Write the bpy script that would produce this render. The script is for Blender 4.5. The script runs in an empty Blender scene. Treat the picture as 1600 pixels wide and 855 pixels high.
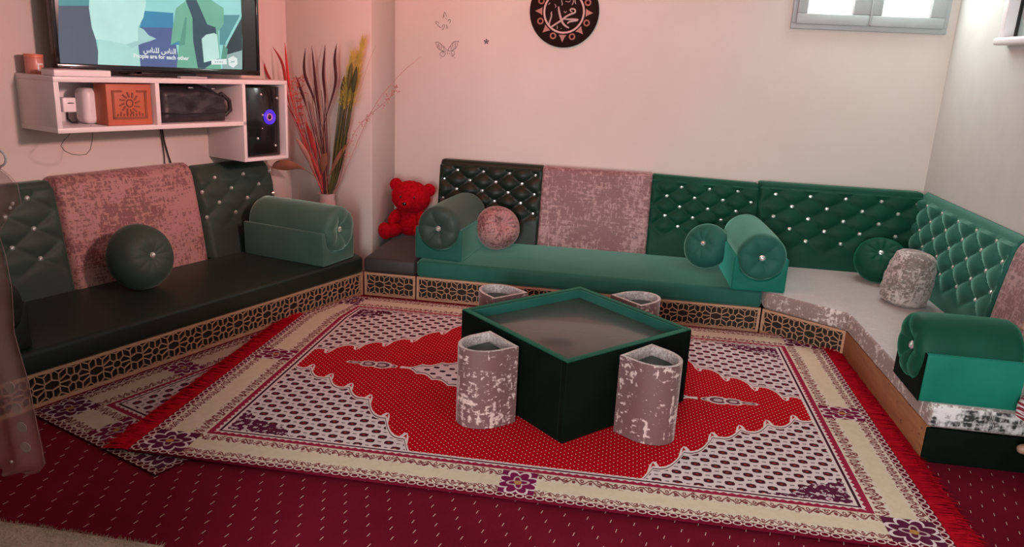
import bpy, bmesh, math, random
import numpy as np
from mathutils import Vector, Matrix, noise as mnoise
random.seed(7)
SC = bpy.context.scene
COL = SC.collection
PI = math.pi

# ------------------------------------------------------------------ camera, world, lights, exposure
CAM_F = 1183.687
CAM_H = Vector((0, 0, 1.528))
CM = np.array([[0.986, 0.161, 0.046], [0.088, -0.266, -0.960], [-0.142, 0.951, -0.276]])
def _orth(m):
    u, _, vt = np.linalg.svd(m); return u @ vt
CM = _orth(CM)
cam_d = bpy.data.cameras.new('camera'); cam = bpy.data.objects.new('camera', cam_d); COL.objects.link(cam)
cam_d.sensor_width = 36.0; cam_d.lens = 36.0 * CAM_F / 1600.0; cam_d.clip_start = 0.05
rt, dn, fw = CM
cam.matrix_world = Matrix(((rt[0], -dn[0], -fw[0], CAM_H[0]), (rt[1], -dn[1], -fw[1], CAM_H[1]), (rt[2], -dn[2], -fw[2], CAM_H[2]), (0, 0, 0, 1)))
SC.camera = cam
world = bpy.data.worlds.new('world'); SC.world = world; world.use_nodes = True
bg = world.node_tree.nodes['Background']; bg.inputs[0].default_value = (0.80, 0.90, 1.0, 1); bg.inputs[1].default_value = 0.08
SC.view_settings.view_transform = 'Standard'; SC.view_settings.look = 'None'
SC.view_settings.gamma = 1.0; SC.view_settings.use_curve_mapping = False
SC.view_settings.exposure = 0.96
def area(name, loc, target, sx, sy, power, color):
    l = bpy.data.lights.new(name, 'AREA'); l.shape = 'RECTANGLE'; l.size = sx; l.size_y = sy; l.energy = power; l.color = color
    o = bpy.data.objects.new(name, l); COL.objects.link(o); o.location = loc
    o.rotation_euler = (Vector(target) - Vector(loc)).to_track_quat('-Z', 'Y').to_euler(); return o
area('daylight_side_window', (1.88, 1.3, 1.85), (-0.3, 3.6, 0.4), 1.3, 1.1, 5, (0.93, 0.98, 1.0))
area('daylight_doorway', (-0.45, -1.4, 1.25), (-0.5, 4.0, 0.9), 1.0, 1.9, 96, (0.94, 1.0, 0.99))
area('daylight_back_window', (1.40, 5.24, 2.20), (1.5, 3.6, 1.0), 0.8, 0.6, 9.5, (0.90, 1.0, 0.96))
area('ceiling_lamp', (-0.9, 3.45, 2.42), (-0.9, 5.3, 1.85), 0.7, 0.25, 9.5, (1.0, 0.14, 0.10))
def spot(name, loc, target, power, color, angle, blend=1.0, radius=0.12):
    l = bpy.data.lights.new(name, 'SPOT'); l.energy = power; l.color = color; l.spot_size = math.radians(angle); l.spot_blend = blend; l.shadow_soft_size = radius
    o = bpy.data.objects.new(name, l); COL.objects.link(o); o.location = loc
    o.rotation_euler = (Vector(target) - Vector(loc)).to_track_quat('-Z', 'Y').to_euler(); return o
spot('left_wall_fill_spot', (0.5, 2.2, 1.95), (-2.62, 3.78, 1.42), 160, (1.0, 0.52, 0.48), 54, 1.0)  # added fill without a fixture, brightens the left wall but not the floor

# ------------------------------------------------------------------ node expression helper
class Ex:
    tree = None
    def __init__(s, sock): s.s = sock
    @staticmethod
    def m(op, *a):
        n = Ex.tree.nodes.new('ShaderNodeMath'); n.operation = op
        for i, x in enumerate(a):
            if isinstance(x, Ex): Ex.tree.links.new(x.s, n.inputs[i])
            else: n.inputs[i].default_value = float(x)
        return Ex(n.outputs[0])
    def __add__(s, o): return Ex.m('ADD', s, o)
    __radd__ = __add__
    def __sub__(s, o): return Ex.m('SUBTRACT', s, o)
    def __rsub__(s, o): return Ex.m('SUBTRACT', o, s)
    def __mul__(s, o): return Ex.m('MULTIPLY', s, o)
    __rmul__ = __mul__
    def __truediv__(s, o): return Ex.m('DIVIDE', s, o)
    def __lt__(s, o): return Ex.m('LESS_THAN', s, o)
    def __gt__(s, o): return Ex.m('GREATER_THAN', s, o)
    def abs(s): return Ex.m('ABSOLUTE', s)
    def fr(s): return Ex.m('FRACT', s)
    def sin(s): return Ex.m('SINE', s)
    def sqrt(s): return Ex.m('SQRT', s)
def emin(a, b): return Ex.m('MINIMUM', a, b)
def emax(a, b): return Ex.m('MAXIMUM', a, b)
def mixc(fac, a, b):
    n = Ex.tree.nodes.new('ShaderNodeMix'); n.data_type = 'RGBA'
    for sock, x in ((n.inputs[0], fac), (n.inputs[6], a), (n.inputs[7], b)):
        if isinstance(x, Ex): Ex.tree.links.new(x.s, sock)
        elif isinstance(x, (int, float)): sock.default_value = x
        else: sock.default_value = (*x, 1)
    return Ex(n.outputs[2])
def ramp(x, lo, hi):
    n = Ex.tree.nodes.new('ShaderNodeMapRange'); n.inputs[1].default_value = lo; n.inputs[2].default_value = hi
    Ex.tree.links.new(x.s, n.inputs[0]); return Ex(n.outputs[0])
def coords(kind='Object', scale=(1, 1, 1)):
    t = Ex.tree.nodes.new('ShaderNodeTexCoord'); m = Ex.tree.nodes.new('ShaderNodeMapping')
    Ex.tree.links.new(t.outputs[kind], m.inputs[0]); m.inputs['Scale'].default_value = scale; return m.outputs[0]
def nz(scale, vec, detail=3.0, rough=0.55):
    n = Ex.tree.nodes.new('ShaderNodeTexNoise'); n.inputs['Scale'].default_value = scale; n.inputs['Detail'].default_value = detail
    n.inputs['Roughness'].default_value = rough; Ex.tree.links.new(vec, n.inputs['Vector']); return Ex(n.outputs[0])
def vor(scale, vec, feature='F1'):
    n = Ex.tree.nodes.new('ShaderNodeTexVoronoi'); n.feature = feature; n.inputs['Scale'].default_value = scale
    Ex.tree.links.new(vec, n.inputs['Vector']); return Ex(n.outputs['Distance'])
def sep(vec):
    n = Ex.tree.nodes.new('ShaderNodeSeparateXYZ'); Ex.tree.links.new(vec, n.inputs[0]); return [Ex(o) for o in n.outputs]
def mat(name, base=(0.5, 0.5, 0.5), rough=0.6, metal=0.0, sheen=0.0, sheen_tint=None, sheen_rough=0.35, spec=0.5, coat=0.0, emit=None, estr=0.0, alpha=None, trans=0.0, fn=None, bump=None, var=0.0):
    """Principled material; fn builds the base colour, bump=(fn, strength, distance) the relief; var adds a little noise to a plain base"""
    m = bpy.data.materials.new(name); m.use_nodes = True; Ex.tree = m.node_tree
    b = m.node_tree.nodes['Principled BSDF']; I = b.inputs
    I['Base Color'].default_value = (*base, 1); I['Roughness'].default_value = rough; I['Metallic'].default_value = metal
    I['Specular IOR Level'].default_value = spec; I['Coat Weight'].default_value = coat; I['Transmission Weight'].default_value = trans
    if sheen: I['Sheen Weight'].default_value = sheen; I['Sheen Roughness'].default_value = sheen_rough; I['Sheen Tint'].default_value = (*(sheen_tint or base), 1)
    if emit: I['Emission Color'].default_value = (*emit, 1); I['Emission Strength'].default_value = estr
    if alpha is not None: I['Alpha'].default_value = alpha
    if fn is None and var:
        fn = lambda: mixc(ramp(nz(9, coords()), 0.3, 0.7), tuple(c * (1 - var) for c in base), tuple(min(1, c * (1 + var)) for c in base))
    if fn: m.node_tree.links.new(fn().s, I['Base Color'])
    if bump:
        n = m.node_tree.nodes.new('ShaderNodeBump'); n.inputs['Strength'].default_value = bump[1]; n.inputs['Distance'].default_value = bump[2]
        m.node_tree.links.new(bump[0]().s, n.inputs['Height']); m.node_tree.links.new(n.outputs[0], I['Normal'])
    return m

# ------------------------------------------------------------------ object helpers
def tag(o, label=None, cat=None, group=None, kind=None):
    if label: o['label'] = label
    if cat: o['category'] = cat
    if group: o['group'] = group
    if kind: o['kind'] = kind
    return o
def thing(name, label, cat, loc=(0, 0, 0), rz=0.0, group=None, parent=None):
    o = bpy.data.objects.new(name, None); COL.objects.link(o); o.location = loc; o.rotation_euler = (0, 0, rz)
    o.empty_display_size = 0.05
    return tag(o, label, cat, group)
class MB:
    def __init__(s): s.v = []; s.f = []; s.mi = []
    def add(s, vs, fs, mi=0):
        b = len(s.v); s.v += [tuple(v) for v in vs]; s.f += [tuple(b + i for i in f) for f in fs]; s.mi += [mi] * len(fs); return s
    def box(s, x0, y0, z0, x1, y1, z1, mi=0):
        return s.add([(x0, y0, z0), (x1, y0, z0), (x1, y1, z0), (x0, y1, z0), (x0, y0, z1), (x1, y0, z1), (x1, y1, z1), (x0, y1, z1)],
                     [(0, 3, 2, 1), (4, 5, 6, 7), (0, 1, 5, 4), (1, 2, 6, 5), (2, 3, 7, 6), (3, 0, 4, 7)], mi)
    def prism(s, poly, z0, z1, mi=0):
        n = len(poly); a = sum(poly[i][0] * poly[(i + 1) % n][1] - poly[(i + 1) % n][0] * poly[i][1] for i in range(n))
        if a < 0: poly = poly[::-1]
        vs = [(p[0], p[1], z0) for p in poly] + [(p[0], p[1], z1) for p in poly]
        return s.add(vs, [tuple(range(n - 1, -1, -1)), tuple(range(n, 2 * n))] + [(i, (i + 1) % n, n + (i + 1) % n, n + i) for i in range(n)], mi)
    def bar(s, a, b, w, d, nrm, mi=0):
        """box along segment a-b, width w in the plane normal to nrm, depth d along nrm"""
        a = Vector(a); b = Vector(b); nrm = Vector(nrm); t = (b - a)
        if t.length < 1e-6: return s
        q = nrm.cross(t).normalized() * w / 2; e = nrm * d
        return s.add([a - q, b - q, b + q, a + q, a - q + e, b - q + e, b + q + e, a + q + e],
                     [(0, 3, 2, 1), (4, 5, 6, 7), (0, 1, 5, 4), (1, 2, 6, 5), (2, 3, 7, 6), (3, 0, 4, 7)], mi)
    def tube(s, pts, r, n=6, mi=0, flat=1.0):
        pts = [Vector(p) for p in pts]; k = len(pts); rs = r if isinstance(r, (list, tuple)) else [r] * k
        up = Vector((0.13, 0.9, 0.2)); vs = []
        for i, p in enumerate(pts):
            t = (pts[min(i + 1, k - 1)] - pts[max(i - 1, 0)]).normalized()
            x = t.cross(up); x = x.normalized() if x.length > 1e-4 else t.orthogonal().normalized(); y = x.cross(t)
            for j in range(n):
                a = 2 * PI * j / n; vs.append(p + x * math.cos(a) * rs[i] + y * math.sin(a) * rs[i] * flat)
        fs = [(i * n + j, i * n + (j + 1) % n, (i + 1) * n + (j + 1) % n, (i + 1) * n + j) for i in range(k - 1) for j in range(n)]
        fs += [tuple(range(n - 1, -1, -1)), tuple((k - 1) * n + j for j in range(n))]
        return s.add(vs, fs, mi)
    def lathe(s, prof, n=32, axis='Z', fn=None, mi=0, c=(0, 0, 0)):
        """prof list of (r, h); fn(angle, r, h) -> (r, h)"""
        vs = []
        for r, h in prof:
            for j in range(n):
                a = 2 * PI * j / n; rr, hh = fn(a, r, h) if fn else (r, h)
                x, y = rr * math.cos(a), rr * math.sin(a)
                p = {'Z': (x, y, hh), 'Y': (x, hh, y), 'X': (hh, x, y)}[axis]
                vs.append((p[0] + c[0], p[1] + c[1], p[2] + c[2]))
        k = len(prof)
        fs = [(i * n + j, i * n + (j + 1) % n, (i + 1) * n + (j + 1) % n, (i + 1) * n + j) for i in range(k - 1) for j in range(n)]
        fs += [tuple(range(n - 1, -1, -1)), tuple((k - 1) * n + j for j in range(n))]
        return s.add(vs, fs, mi)
    def sphere(s, c, r, nu=20, nv=12, mi=0, rot=None, fuzz=0.0):
        r = r if isinstance(r, (tuple, list)) else (r, r, r); vs = []; c = Vector(c)
        def P(th, ph):
            d = Vector((math.sin(th) * math.cos(ph), math.sin(th) * math.sin(ph), math.cos(th)))
            k = 1 + (fuzz * mnoise.noise(d * 9 + c * 31) if fuzz else 0)
            v = Vector((d.x * r[0], d.y * r[1], d.z * r[2])) * k
            return c + (rot @ v if rot else v)
        vs.append(P(0, 0))
        for i in range(1, nv):
            for j in range(nu): vs.append(P(PI * i / nv, 2 * PI * j / nu))
        vs.append(P(PI, 0)); L = len(vs) - 1
        fs = [(0, 1 + j, 1 + (j + 1) % nu) for j in range(nu)]
        for i in range(nv - 2):
            for j in range(nu):
                a = 1 + i * nu; fs.append((a + j, a + nu + j, a + nu + (j + 1) % nu, a + (j + 1) % nu))
        a = 1 + (nv - 2) * nu; fs += [(a + j, L, a + (j + 1) % nu) for j in range(nu)]
        return s.add(vs, fs, mi)
    def build(s, name, mats, parent=None, smooth=None, bevel=0.0, seg=2, loc=None, rz=None):
        me = bpy.data.meshes.new(name); me.from_pydata([tuple(v) for v in s.v], [], s.f)
        mats = mats if isinstance(mats, (list, tuple)) else [mats]
        for m in mats: me.materials.append(m)
        if any(s.mi): me.polygons.foreach_set('material_index', s.mi)
        bm = bmesh.new(); bm.from_mesh(me)
        if bevel:
            ed = [e for e in bm.edges if len(e.link_faces) == 2 and e.calc_face_angle(0) > 0.5]
            bmesh.ops.bevel(bm, geom=ed, offset=bevel, segments=seg, profile=0.5, affect='EDGES', clamp_overlap=True)
        bmesh.ops.recalc_face_normals(bm, faces=bm.faces); bm.to_mesh(me); bm.free()
        if smooth or bevel:
            me.polygons.foreach_set('use_smooth', [True] * len(me.polygons))
            me.set_sharp_from_angle(angle=math.radians(smooth if smooth and smooth is not True else 50))
        o = bpy.data.objects.new(name, me); COL.objects.link(o)
        if parent: o.parent = parent
        if loc is not None: o.location = loc
        if rz is not None: o.rotation_euler = (0, 0, rz)
        return o
def structure(o): o['kind'] = 'structure'; return o
def ray(u, v): return CM.T @ np.array([(u - 800) / CAM_F, (v - 427.5) / CAM_F, 1.0])
def on_plane(u, v, P, n):
    """where the sight line through photo pixel (u, v) meets a real surface: used to read sizes off the photograph"""
    d = ray(u, v); H = np.array(CAM_H); return Vector(H + d * np.dot(np.array(P) - H, n) / np.dot(d, n))
def on_y(u, v, y): return on_plane(u, v, (0, y, 0), (0, 1, 0))

# ------------------------------------------------------------------ materials
def velvet_fn(dark, light, s=3.0):
    return lambda: mixc(ramp(nz(s, coords(), 4, 0.6), 0.3, 0.75), dark, light)
M = {}
M['velvet'] = mat('green_velvet', (0.010, 0.06, 0.045), 0.55, sheen=1.0, sheen_tint=(0.30, 0.62, 0.50), sheen_rough=0.36, spec=0.12, fn=velvet_fn((0.014, 0.085, 0.063), (0.026, 0.130, 0.098)), bump=(lambda: nz(320, coords(), 2), 0.12, 0.002))
M['velvet_grey'] = mat('grey_green_velvet', (0.02, 0.03, 0.024), 0.5, sheen=0.5, sheen_tint=(0.30, 0.42, 0.35), sheen_rough=0.4, spec=0.2, fn=velvet_fn((0.026, 0.048, 0.037), (0.042, 0.074, 0.058)))
M['velvet_pale'] = mat('pale_green_velvet', (0.05, 0.12, 0.09), 0.5, sheen=1.0, sheen_tint=(0.48, 0.75, 0.62), sheen_rough=0.4, spec=0.15, fn=velvet_fn((0.040, 0.100, 0.074), (0.070, 0.145, 0.112)))
M['velvet_deep'] = mat('deep_green_velvet', (0.006, 0.035, 0.024), 0.55, sheen=0.55, sheen_tint=(0.05, 0.36, 0.22), sheen_rough=0.42, spec=0.14, fn=velvet_fn((0.003, 0.042, 0.025), (0.007, 0.065, 0.040)))
M['velvet_olive'] = mat('dark_olive_velvet', (0.012, 0.020, 0.013), 0.45, sheen=0.22, sheen_tint=(0.2, 0.28, 0.22), spec=0.25, fn=velvet_fn((0.008, 0.015, 0.009), (0.014, 0.024, 0.015)))
M['velvet_teal'] = mat('teal_velvet', (0.010, 0.12, 0.085), 0.5, sheen=0.8, sheen_tint=(0.1, 0.60, 0.44), sheen_rough=0.4, spec=0.12, fn=velvet_fn((0.006, 0.12, 0.08), (0.012, 0.18, 0.125)))
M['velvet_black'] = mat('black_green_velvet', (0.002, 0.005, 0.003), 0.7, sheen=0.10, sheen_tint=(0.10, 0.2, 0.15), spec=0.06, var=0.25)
def jacquard(c_dark, c_light, stretch=(1, 1, 1), thr=(0.48, 0.56), sc=38, name='jacquard', sheen=0.4):
    def f():
        v = coords('Object', stretch); a = nz(sc, v, 4, 0.65); g = nz(5, coords(), 2)
        vx = coords('Object', (stretch[0] * 0.25, stretch[1], stretch[2] * 2.4)); vz = coords('Object', (stretch[0] * 2.4, stretch[1], stretch[2] * 0.25))
        lines = emax(nz(sc * 0.9, vx, 3), nz(sc * 0.9, vz, 3))
        return mixc(ramp(a * 0.5 + lines * 0.5 + (g - 0.5) * 0.35, *thr), c_dark, c_light)
    return mat(name, c_light, 0.6, sheen=sheen, sheen_tint=(0.9, 0.75, 0.72), sheen_rough=0.4, fn=f, bump=(lambda: nz(sc * 2, coords('Object', stretch), 3), 0.35, 0.002))
M['jac_panel'] = jacquard((0.22, 0.105, 0.11), (0.44, 0.27, 0.265), thr=(0.50, 0.60), sc=42, name='dusty_pink_jacquard')
M['jac_left'] = jacquard((0.20, 0.085, 0.085), (0.40, 0.215, 0.20), thr=(0.47, 0.53), sc=52, name='rose_jacquard')
M['jac_stool'] = jacquard((0.140, 0.066, 0.066), (0.56, 0.39, 0.37), thr=(0.555, 0.60), sc=44, name='mauve_jacquard')
M['jac_rim'] = jacquard((0.32, 0.24, 0.24), (0.62, 0.52, 0.50), thr=(0.45, 0.6), sc=90, name='pale_jacquard_edge')
M['jac_seat'] = jacquard((0.42, 0.365, 0.36), (0.49, 0.43, 0.425), thr=(0.40, 0.62), sc=70, name='pale_taupe_jacquard')
M['jac_edge'] = jacquard((0.27, 0.19, 0.175), (0.66, 0.58, 0.55), thr=(0.545, 0.61), sc=40, name='taupe_jacquard_edge')
M['jac_dark'] = jacquard((0.02, 0.018, 0.018), (0.62, 0.57, 0.56), thr=(0.46, 0.58), sc=30, name='dark_grey_jacquard')
M['cushion_pink'] = jacquard((0.16, 0.055, 0.055), (0.40, 0.20, 0.195), thr=(0.47, 0.55), sc=60, name='rose_pumpkin_fabric')
M['cushion_grey'] = jacquard((0.20, 0.155, 0.14), (0.56, 0.48, 0.45), thr=(0.47, 0.55), sc=60, name='taupe_knit_fabric')
def wood_fn(a, b):
    return lambda: mixc(ramp(nz(14, coords('Object', (1, 1, 9)), 4), 0.35, 0.7), a, b)
M['wood'] = mat('cut_board_wood', (0.36, 0.17, 0.08), 0.55, fn=wood_fn((0.40, 0.205, 0.125), (0.52, 0.285, 0.175)))
def speck_board():
    v = coords(); base = mixc(ramp(nz(11, coords('Object', (1, 1, 5)), 4), 0.35, 0.7), (0.27, 0.10, 0.045), (0.35, 0.15, 0.065))
    return mixc((nz(38, coords('Object', (1, 1, 1)), 3) > 0.67), base, (0.11, 0.035, 0.02))
M['board'] = mat('speckled_board', (0.33, 0.15, 0.07), 0.5, fn=speck_board)
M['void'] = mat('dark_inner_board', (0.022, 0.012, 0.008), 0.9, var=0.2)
M['crystal'] = mat('crystal', (0.92, 0.95, 0.95), 0.12, metal=0.75, spec=1.0, coat=1.0, var=0.05)
M['white'] = mat('white_lacquer', (0.80, 0.77, 0.78), 0.35, var=0.02)
M['grey_frame'] = mat('grey_aluminium_paint', (0.36, 0.39, 0.40), 0.45, var=0.04)
M['black'] = mat('black_plastic', (0.012, 0.012, 0.014), 0.32, var=0.15)
M['gloss_black'] = mat('gloss_black', (0.012, 0.012, 0.013), 0.12, coat=0.4, var=0.15)
M['rubber'] = mat('black_cable', (0.012, 0.010, 0.010), 0.5, var=0.1)
def plush(): return mixc(ramp(nz(60, coords(), 3), 0.3, 0.7), (0.30, 0.001, 0.006), (0.50, 0.004, 0.014))
M['plush'] = mat('red_plush', (0.6, 0.01, 0.02), 0.95, sheen=0.3, sheen_tint=(1, 0.05, 0.05), spec=0.1, fn=plush, bump=(lambda: nz(150, coords(), 3), 0.6, 0.004))

# ------------------------------------------------------------------ the room
YB, XR, ZC = 5.35, 1.925, 2.62
G1 = Vector((-1.63, 4.464, 0)); DL = Vector((-0.374, -0.9275, 0)).normalized(); NL = Vector((DL.y * -1, DL.x, 0)); WL = 0.85
RZL = math.atan2(-DL.y, -DL.x)
def L(s, w, z=0.0): return G1 + DL * s - NL * w + Vector((0, 0, z))
def left_px(u, v, w):
    p = on_plane(u, v, L(0, w), NL); q = p - G1; return q.dot(DL), q.z       # (s, z) on the plane at depth w
def carpet():
    x, y, z = sep(coords()); a, b = 0.080, 0.052
    row = Ex.m('FLOOR', y / b); xx = (x + row * 0.020) / a
    fx = (xx.fr() - 0.5) * a; fy = ((y / b).fr() - 0.5) * b
    sk = (fx - fy * 0.22).abs()
    dash = emin((sk < 0.0013), (fy.abs() < 0.0095))
    base = mixc(ramp(nz(2.2, coords(), 4), 0.3, 0.7), (0.110, 0.005, 0.014), (0.150, 0.008, 0.020))
    return mixc(dash, base, (0.58, 0.36, 0.33))
M['carpet'] = mat('wine_carpet', (0.16, 0.01, 0.02), 0.97, fn=carpet, spec=0.03, bump=(lambda: nz(260, coords(), 2), 0.35, 0.003))
M['wall'] = mat('cream_wall_paint', (0.66, 0.585, 0.535), 0.75, fn=lambda: mixc(ramp(nz(1.6, coords(), 4), 0.3, 0.7), (0.64, 0.565, 0.515), (0.68, 0.605, 0.555)), bump=(lambda: nz(35, coords(), 3), 0.08, 0.004))
M['ceiling'] = mat('ceiling_paint', (0.7, 0.66, 0.62), 0.85, var=0.02)
structure(MB().box(-4.6, -1.8, -0.06, 2.3, 5.6, 0.0).build('floor', M['carpet']))
# back wall with the opening of the high window
WX0, WX1, WZ0, WZ1 = 0.932, 1.868, 1.778, 2.46
b = MB(); b.box(-3.2, YB, 0, WX0, YB + 0.2, ZC); b.box(WX1, YB, 0, XR + 0.2, YB + 0.2, ZC); b.box(WX0, YB, 0, WX1, YB + 0.2, WZ0); b.box(WX0, YB, WZ1, WX1, YB + 0.2, ZC)
structure(b.build('wall_back', M['wall']))
lw0, lw1 = L(-0.62, WL), L(6.2, WL); lo = -NL * 0.15
structure(MB().prism([(lw0.x, lw0.y), (lw1.x, lw1.y), (lw1.x + lo.x, lw1.y + lo.y), (lw0.x + lo.x, lw0.y + lo.y)], 0, ZC).build('wall_left', M['wall']))
# right wall with the opening of its window
RY0, RY1, RZ0, RZ1 = 3.55, 4.62, 1.735, 2.44
b = MB(); b.box(XR, RY1, 0, XR + 0.2, YB, ZC); b.box(XR, -1.8, 0, XR + 0.2, RY0, ZC); b.box(XR, RY0, 0, XR + 0.2, RY1, RZ0); b.box(XR, RY0, RZ1, XR + 0.2, RY1, ZC)
structure(b.build('wall_right', mat('cool_cast_wall_paint', (0.57, 0.565, 0.54), 0.75, var=0.03, bump=(lambda: nz(35, coords(), 3), 0.08, 0.004))))  # cooler light on this side is put into the wall colour
structure(MB().box(-4.6, -1.8, ZC, 2.3, 5.6, ZC + 0.08).build('ceiling', M['ceiling']))
structure(MB().prism([(-1.705, 4.85), (-2.025, 4.85), (-2.36, 4.985), (-2.36, YB), (-1.705, YB)], 0, ZC).build('trim_1', M['wall'], bevel=0.010))
o = bpy.data.objects['trim_1']; tag(o, 'square corner pier beside the vase of dried grass')

# window_1: grey two-sash window, frosted bright panes
def pane_fn(): return mixc(ramp(nz(9, coords(), 5, 0.6), 0.60, 0.72), (0.95, 0.97, 0.98), (0.62, 0.68, 0.70))
def pane_mat(name, strength, fn):
    m = bpy.data.materials.new(name); m.use_nodes = True; Ex.tree = m.node_tree; bs = m.node_tree.nodes['Principled BSDF']
    s = fn().s; m.node_tree.links.new(s, bs.inputs['Base Color']); m.node_tree.links.new(s, bs.inputs['Emission Color'])
    bs.inputs['Emission Strength'].default_value = strength; bs.inputs['Roughness'].default_value = 0.25; return m
M['pane'] = pane_mat('frosted_bright_glass', 0.42, pane_fn)
w = MB(); yf = YB - 0.025
for x0, x1, z0, z1 in ((WX0, WX1, WZ0, WZ0 + 0.035), (WX0, WX1, WZ1 - 0.035, WZ1), (WX0, WX0 + 0.03, WZ0 + 0.035, WZ1 - 0.035), (WX1 - 0.03, WX1, WZ0 + 0.035, WZ1 - 0.035)): w.box(x0, yf, z0, x1, YB + 0.06, z1)
win = structure(w.build('window_1', M['grey_frame'], bevel=0.004))
xm = 1.405
for (a, c, tl, tr) in ((WX0 + 0.028, xm - 0.003, 0.060, 0.105), (xm + 0.003, WX1 - 0.028, 0.060, 0.085)):
    s = MB(); z0, z1 = WZ0 + 0.03, WZ1 - 0.03; t = 0.066
    for x0, x1, zz0, zz1 in ((a, c, z0, z0 + t), (a, c, z1 - t, z1), (a, a + tl, z0 + t, z1 - t), (c - tr, c, z0 + t, z1 - t)): s.box(x0, yf - 0.012, zz0, x1, YB + 0.04, zz1)
    so = s.build('sash', M['grey_frame'], win, bevel=0.005)
    s = MB()
    for x0, x1, zz0, zz1 in ((a + tl, c - tr, z0 + t, z0 + t + 0.008), (a + tl, a + tl + 0.006, z0 + t + 0.008, z1 - t), (c - tr - 0.008, c - tr, z0 + t + 0.008, z1 - t)): s.box(x0, YB - 0.02, zz0, x1, YB + 0.03, zz1)
    s.build('glazing_bead', M['white'], so)
    MB().box(a + tl, YB + 0.012, z0 + t, c - tr, YB + 0.018, z1 - t).build('pane', M['pane'], so)
s = MB(); s.box(xm - 0.006, yf - 0.018, WZ0 + 0.036, xm + 0.008, yf - 0.0125, WZ1 - 0.03); s.build('meeting_strip', M['grey_frame'], win, bevel=0.003)
# window_2: grey-green patterned pane in a white frame with a sill, in the right wall
def pane2(): 
    x, y, z = sep(coords()); return mixc(ramp(nz(14, coords('Object', (1, 1, 0.4)), 3), 0.3, 0.7), (0.19, 0.23, 0.22), (0.30, 0.35, 0.33))
M['pane_grey'] = pane_mat('grey_patterned_glass', 0.30, pane2)
w = MB(); xf = XR - 0.035
for y0, y1, z0, z1 in ((RY1 - 0.030, RY1 + 0.03, RZ0, RZ1), (RY0 - 0.03, RY0 + 0.055, RZ0, RZ1), (RY0, RY1, RZ1 - 0.05, RZ1 + 0.03)): w.box(xf, y0, z0, XR + 0.12, y1, z1)
win2 = structure(w.build('window_2', M['white'], bevel=0.006))
MB().box(XR - 0.075, RY0 - 0.07, RZ0 - 0.035, XR + 0.12, RY1 - 0.015, RZ0 + 0.004).build('sill', M['white'], win2, bevel=0.014, seg=3)
s = MB(); s.box(XR + 0.0, RY0 + 0.055, RZ0, XR + 0.03, RY0 + 0.063, RZ1 - 0.05); s.box(XR + 0.018, RY1 - 0.038, RZ0, XR + 0.034, RY1 - 0.030, RZ1 - 0.05)
s.build('rubber_gasket', M['rubber'], win2)
MB().box(XR + 0.035, RY0 + 0.055, RZ0, XR + 0.041, RY1 - 0.030, RZ1 - 0.05).build('pane', M['pane_grey'], win2)
s = MB()
for k in range(2):
    yc = RY1 - 0.155 - 0.26 * k
    for r_ in (0.03, 0.055, 0.08, 0.10):
        pts = [(XR + 0.033, yc + r_ * math.cos(PI + PI * i / 14), RZ0 + 0.16 + 1.0 * r_ * math.sin(PI + PI * i / 14)) for i in range(15)]
        pts = [(pts[0][0], pts[0][1], RZ1 - 0.09)] + pts + [(pts[0][0], pts[-1][1], RZ1 - 0.09)]
        s.tube(pts, 0.006, 6)
s.build('arch_relief', M['grey_frame'], win2, smooth=60)

# ------------------------------------------------------------------ lattice panels
def lattice_edges(length, H, margin):
    Lt = 0.196; seeds = []
    n = int(length / Lt) + 3
    for i in range(-1, n):
        for (cx, cy, nr, r, ph) in ((i * Lt, H / 2, 8, 0.038, PI / 8), ((i + 0.5) * Lt, 0.0, 8, 0.038, PI / 8), ((i + 0.5) * Lt, H, 8, 0.038, PI / 8)):
            seeds.append((cx, cy)); seeds += [(cx + r * math.cos(ph + 2 * PI * k / nr), cy + r * math.sin(ph + 2 * PI * k / nr)) for k in range(nr)]
        for sx in (0.25, 0.75):
            for sy in (0.25, 0.75): seeds.append(((i + sx) * Lt, sy * H))
        seeds += [(i * Lt, 0.0), (i * Lt, H), ((i + 0.5) * Lt, H / 2)]
    S = np.array(seeds); edges = {}
    x0, x1, y0, y1 = margin, length - margin, margin, H - margin
    for i, (px, py) in enumerate(seeds):
        if px < -0.06 or px > length + 0.06 or py < -0.05 or py > H + 0.05: continue
        d = np.hypot(S[:, 0] - px, S[:, 1] - py); nb = np.argsort(d)[1:18]
        poly = [(px - 0.2, py - 0.2), (px + 0.2, py - 0.2), (px + 0.2, py + 0.2), (px - 0.2, py + 0.2)]
        cuts = [((S[j, 0] + px) / 2, (S[j, 1] + py) / 2, S[j, 0] - px, S[j, 1] - py) for j in nb if d[j] > 1e-5]
        cuts += [(x0, 0, -1, 0), (x1, 0, 1, 0), (0, y0, 0, -1), (0, y1, 0, 1)]
        for mx, my, nx, ny in cuts:
            out = []
            for k in range(len(poly)):
                a, c = poly[k], poly[(k + 1) % len(poly)]
                da = (a[0] - mx) * nx + (a[1] - my) * ny; dc = (c[0] - mx) * nx + (c[1] - my) * ny
                if da <= 0: out.append(a)
                if (da < 0 < dc) or (dc < 0 < da): t = da / (da - dc); out.append((a[0] + (c[0] - a[0]) * t, a[1] + (c[1] - a[1]) * t))
            poly = out
            if not poly: break
        for k in range(len(poly)):
            a, c = poly[k], poly[(k + 1) % len(poly)]
            if math.hypot(a[0] - c[0], a[1] - c[1]) < 0.003: continue
            key = tuple(sorted(((round(a[0], 3), round(a[1], 3)), (round(c[0], 3), round(c[1], 3)))))
            edges[key] = (a, c)
    return edges.values()
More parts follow.
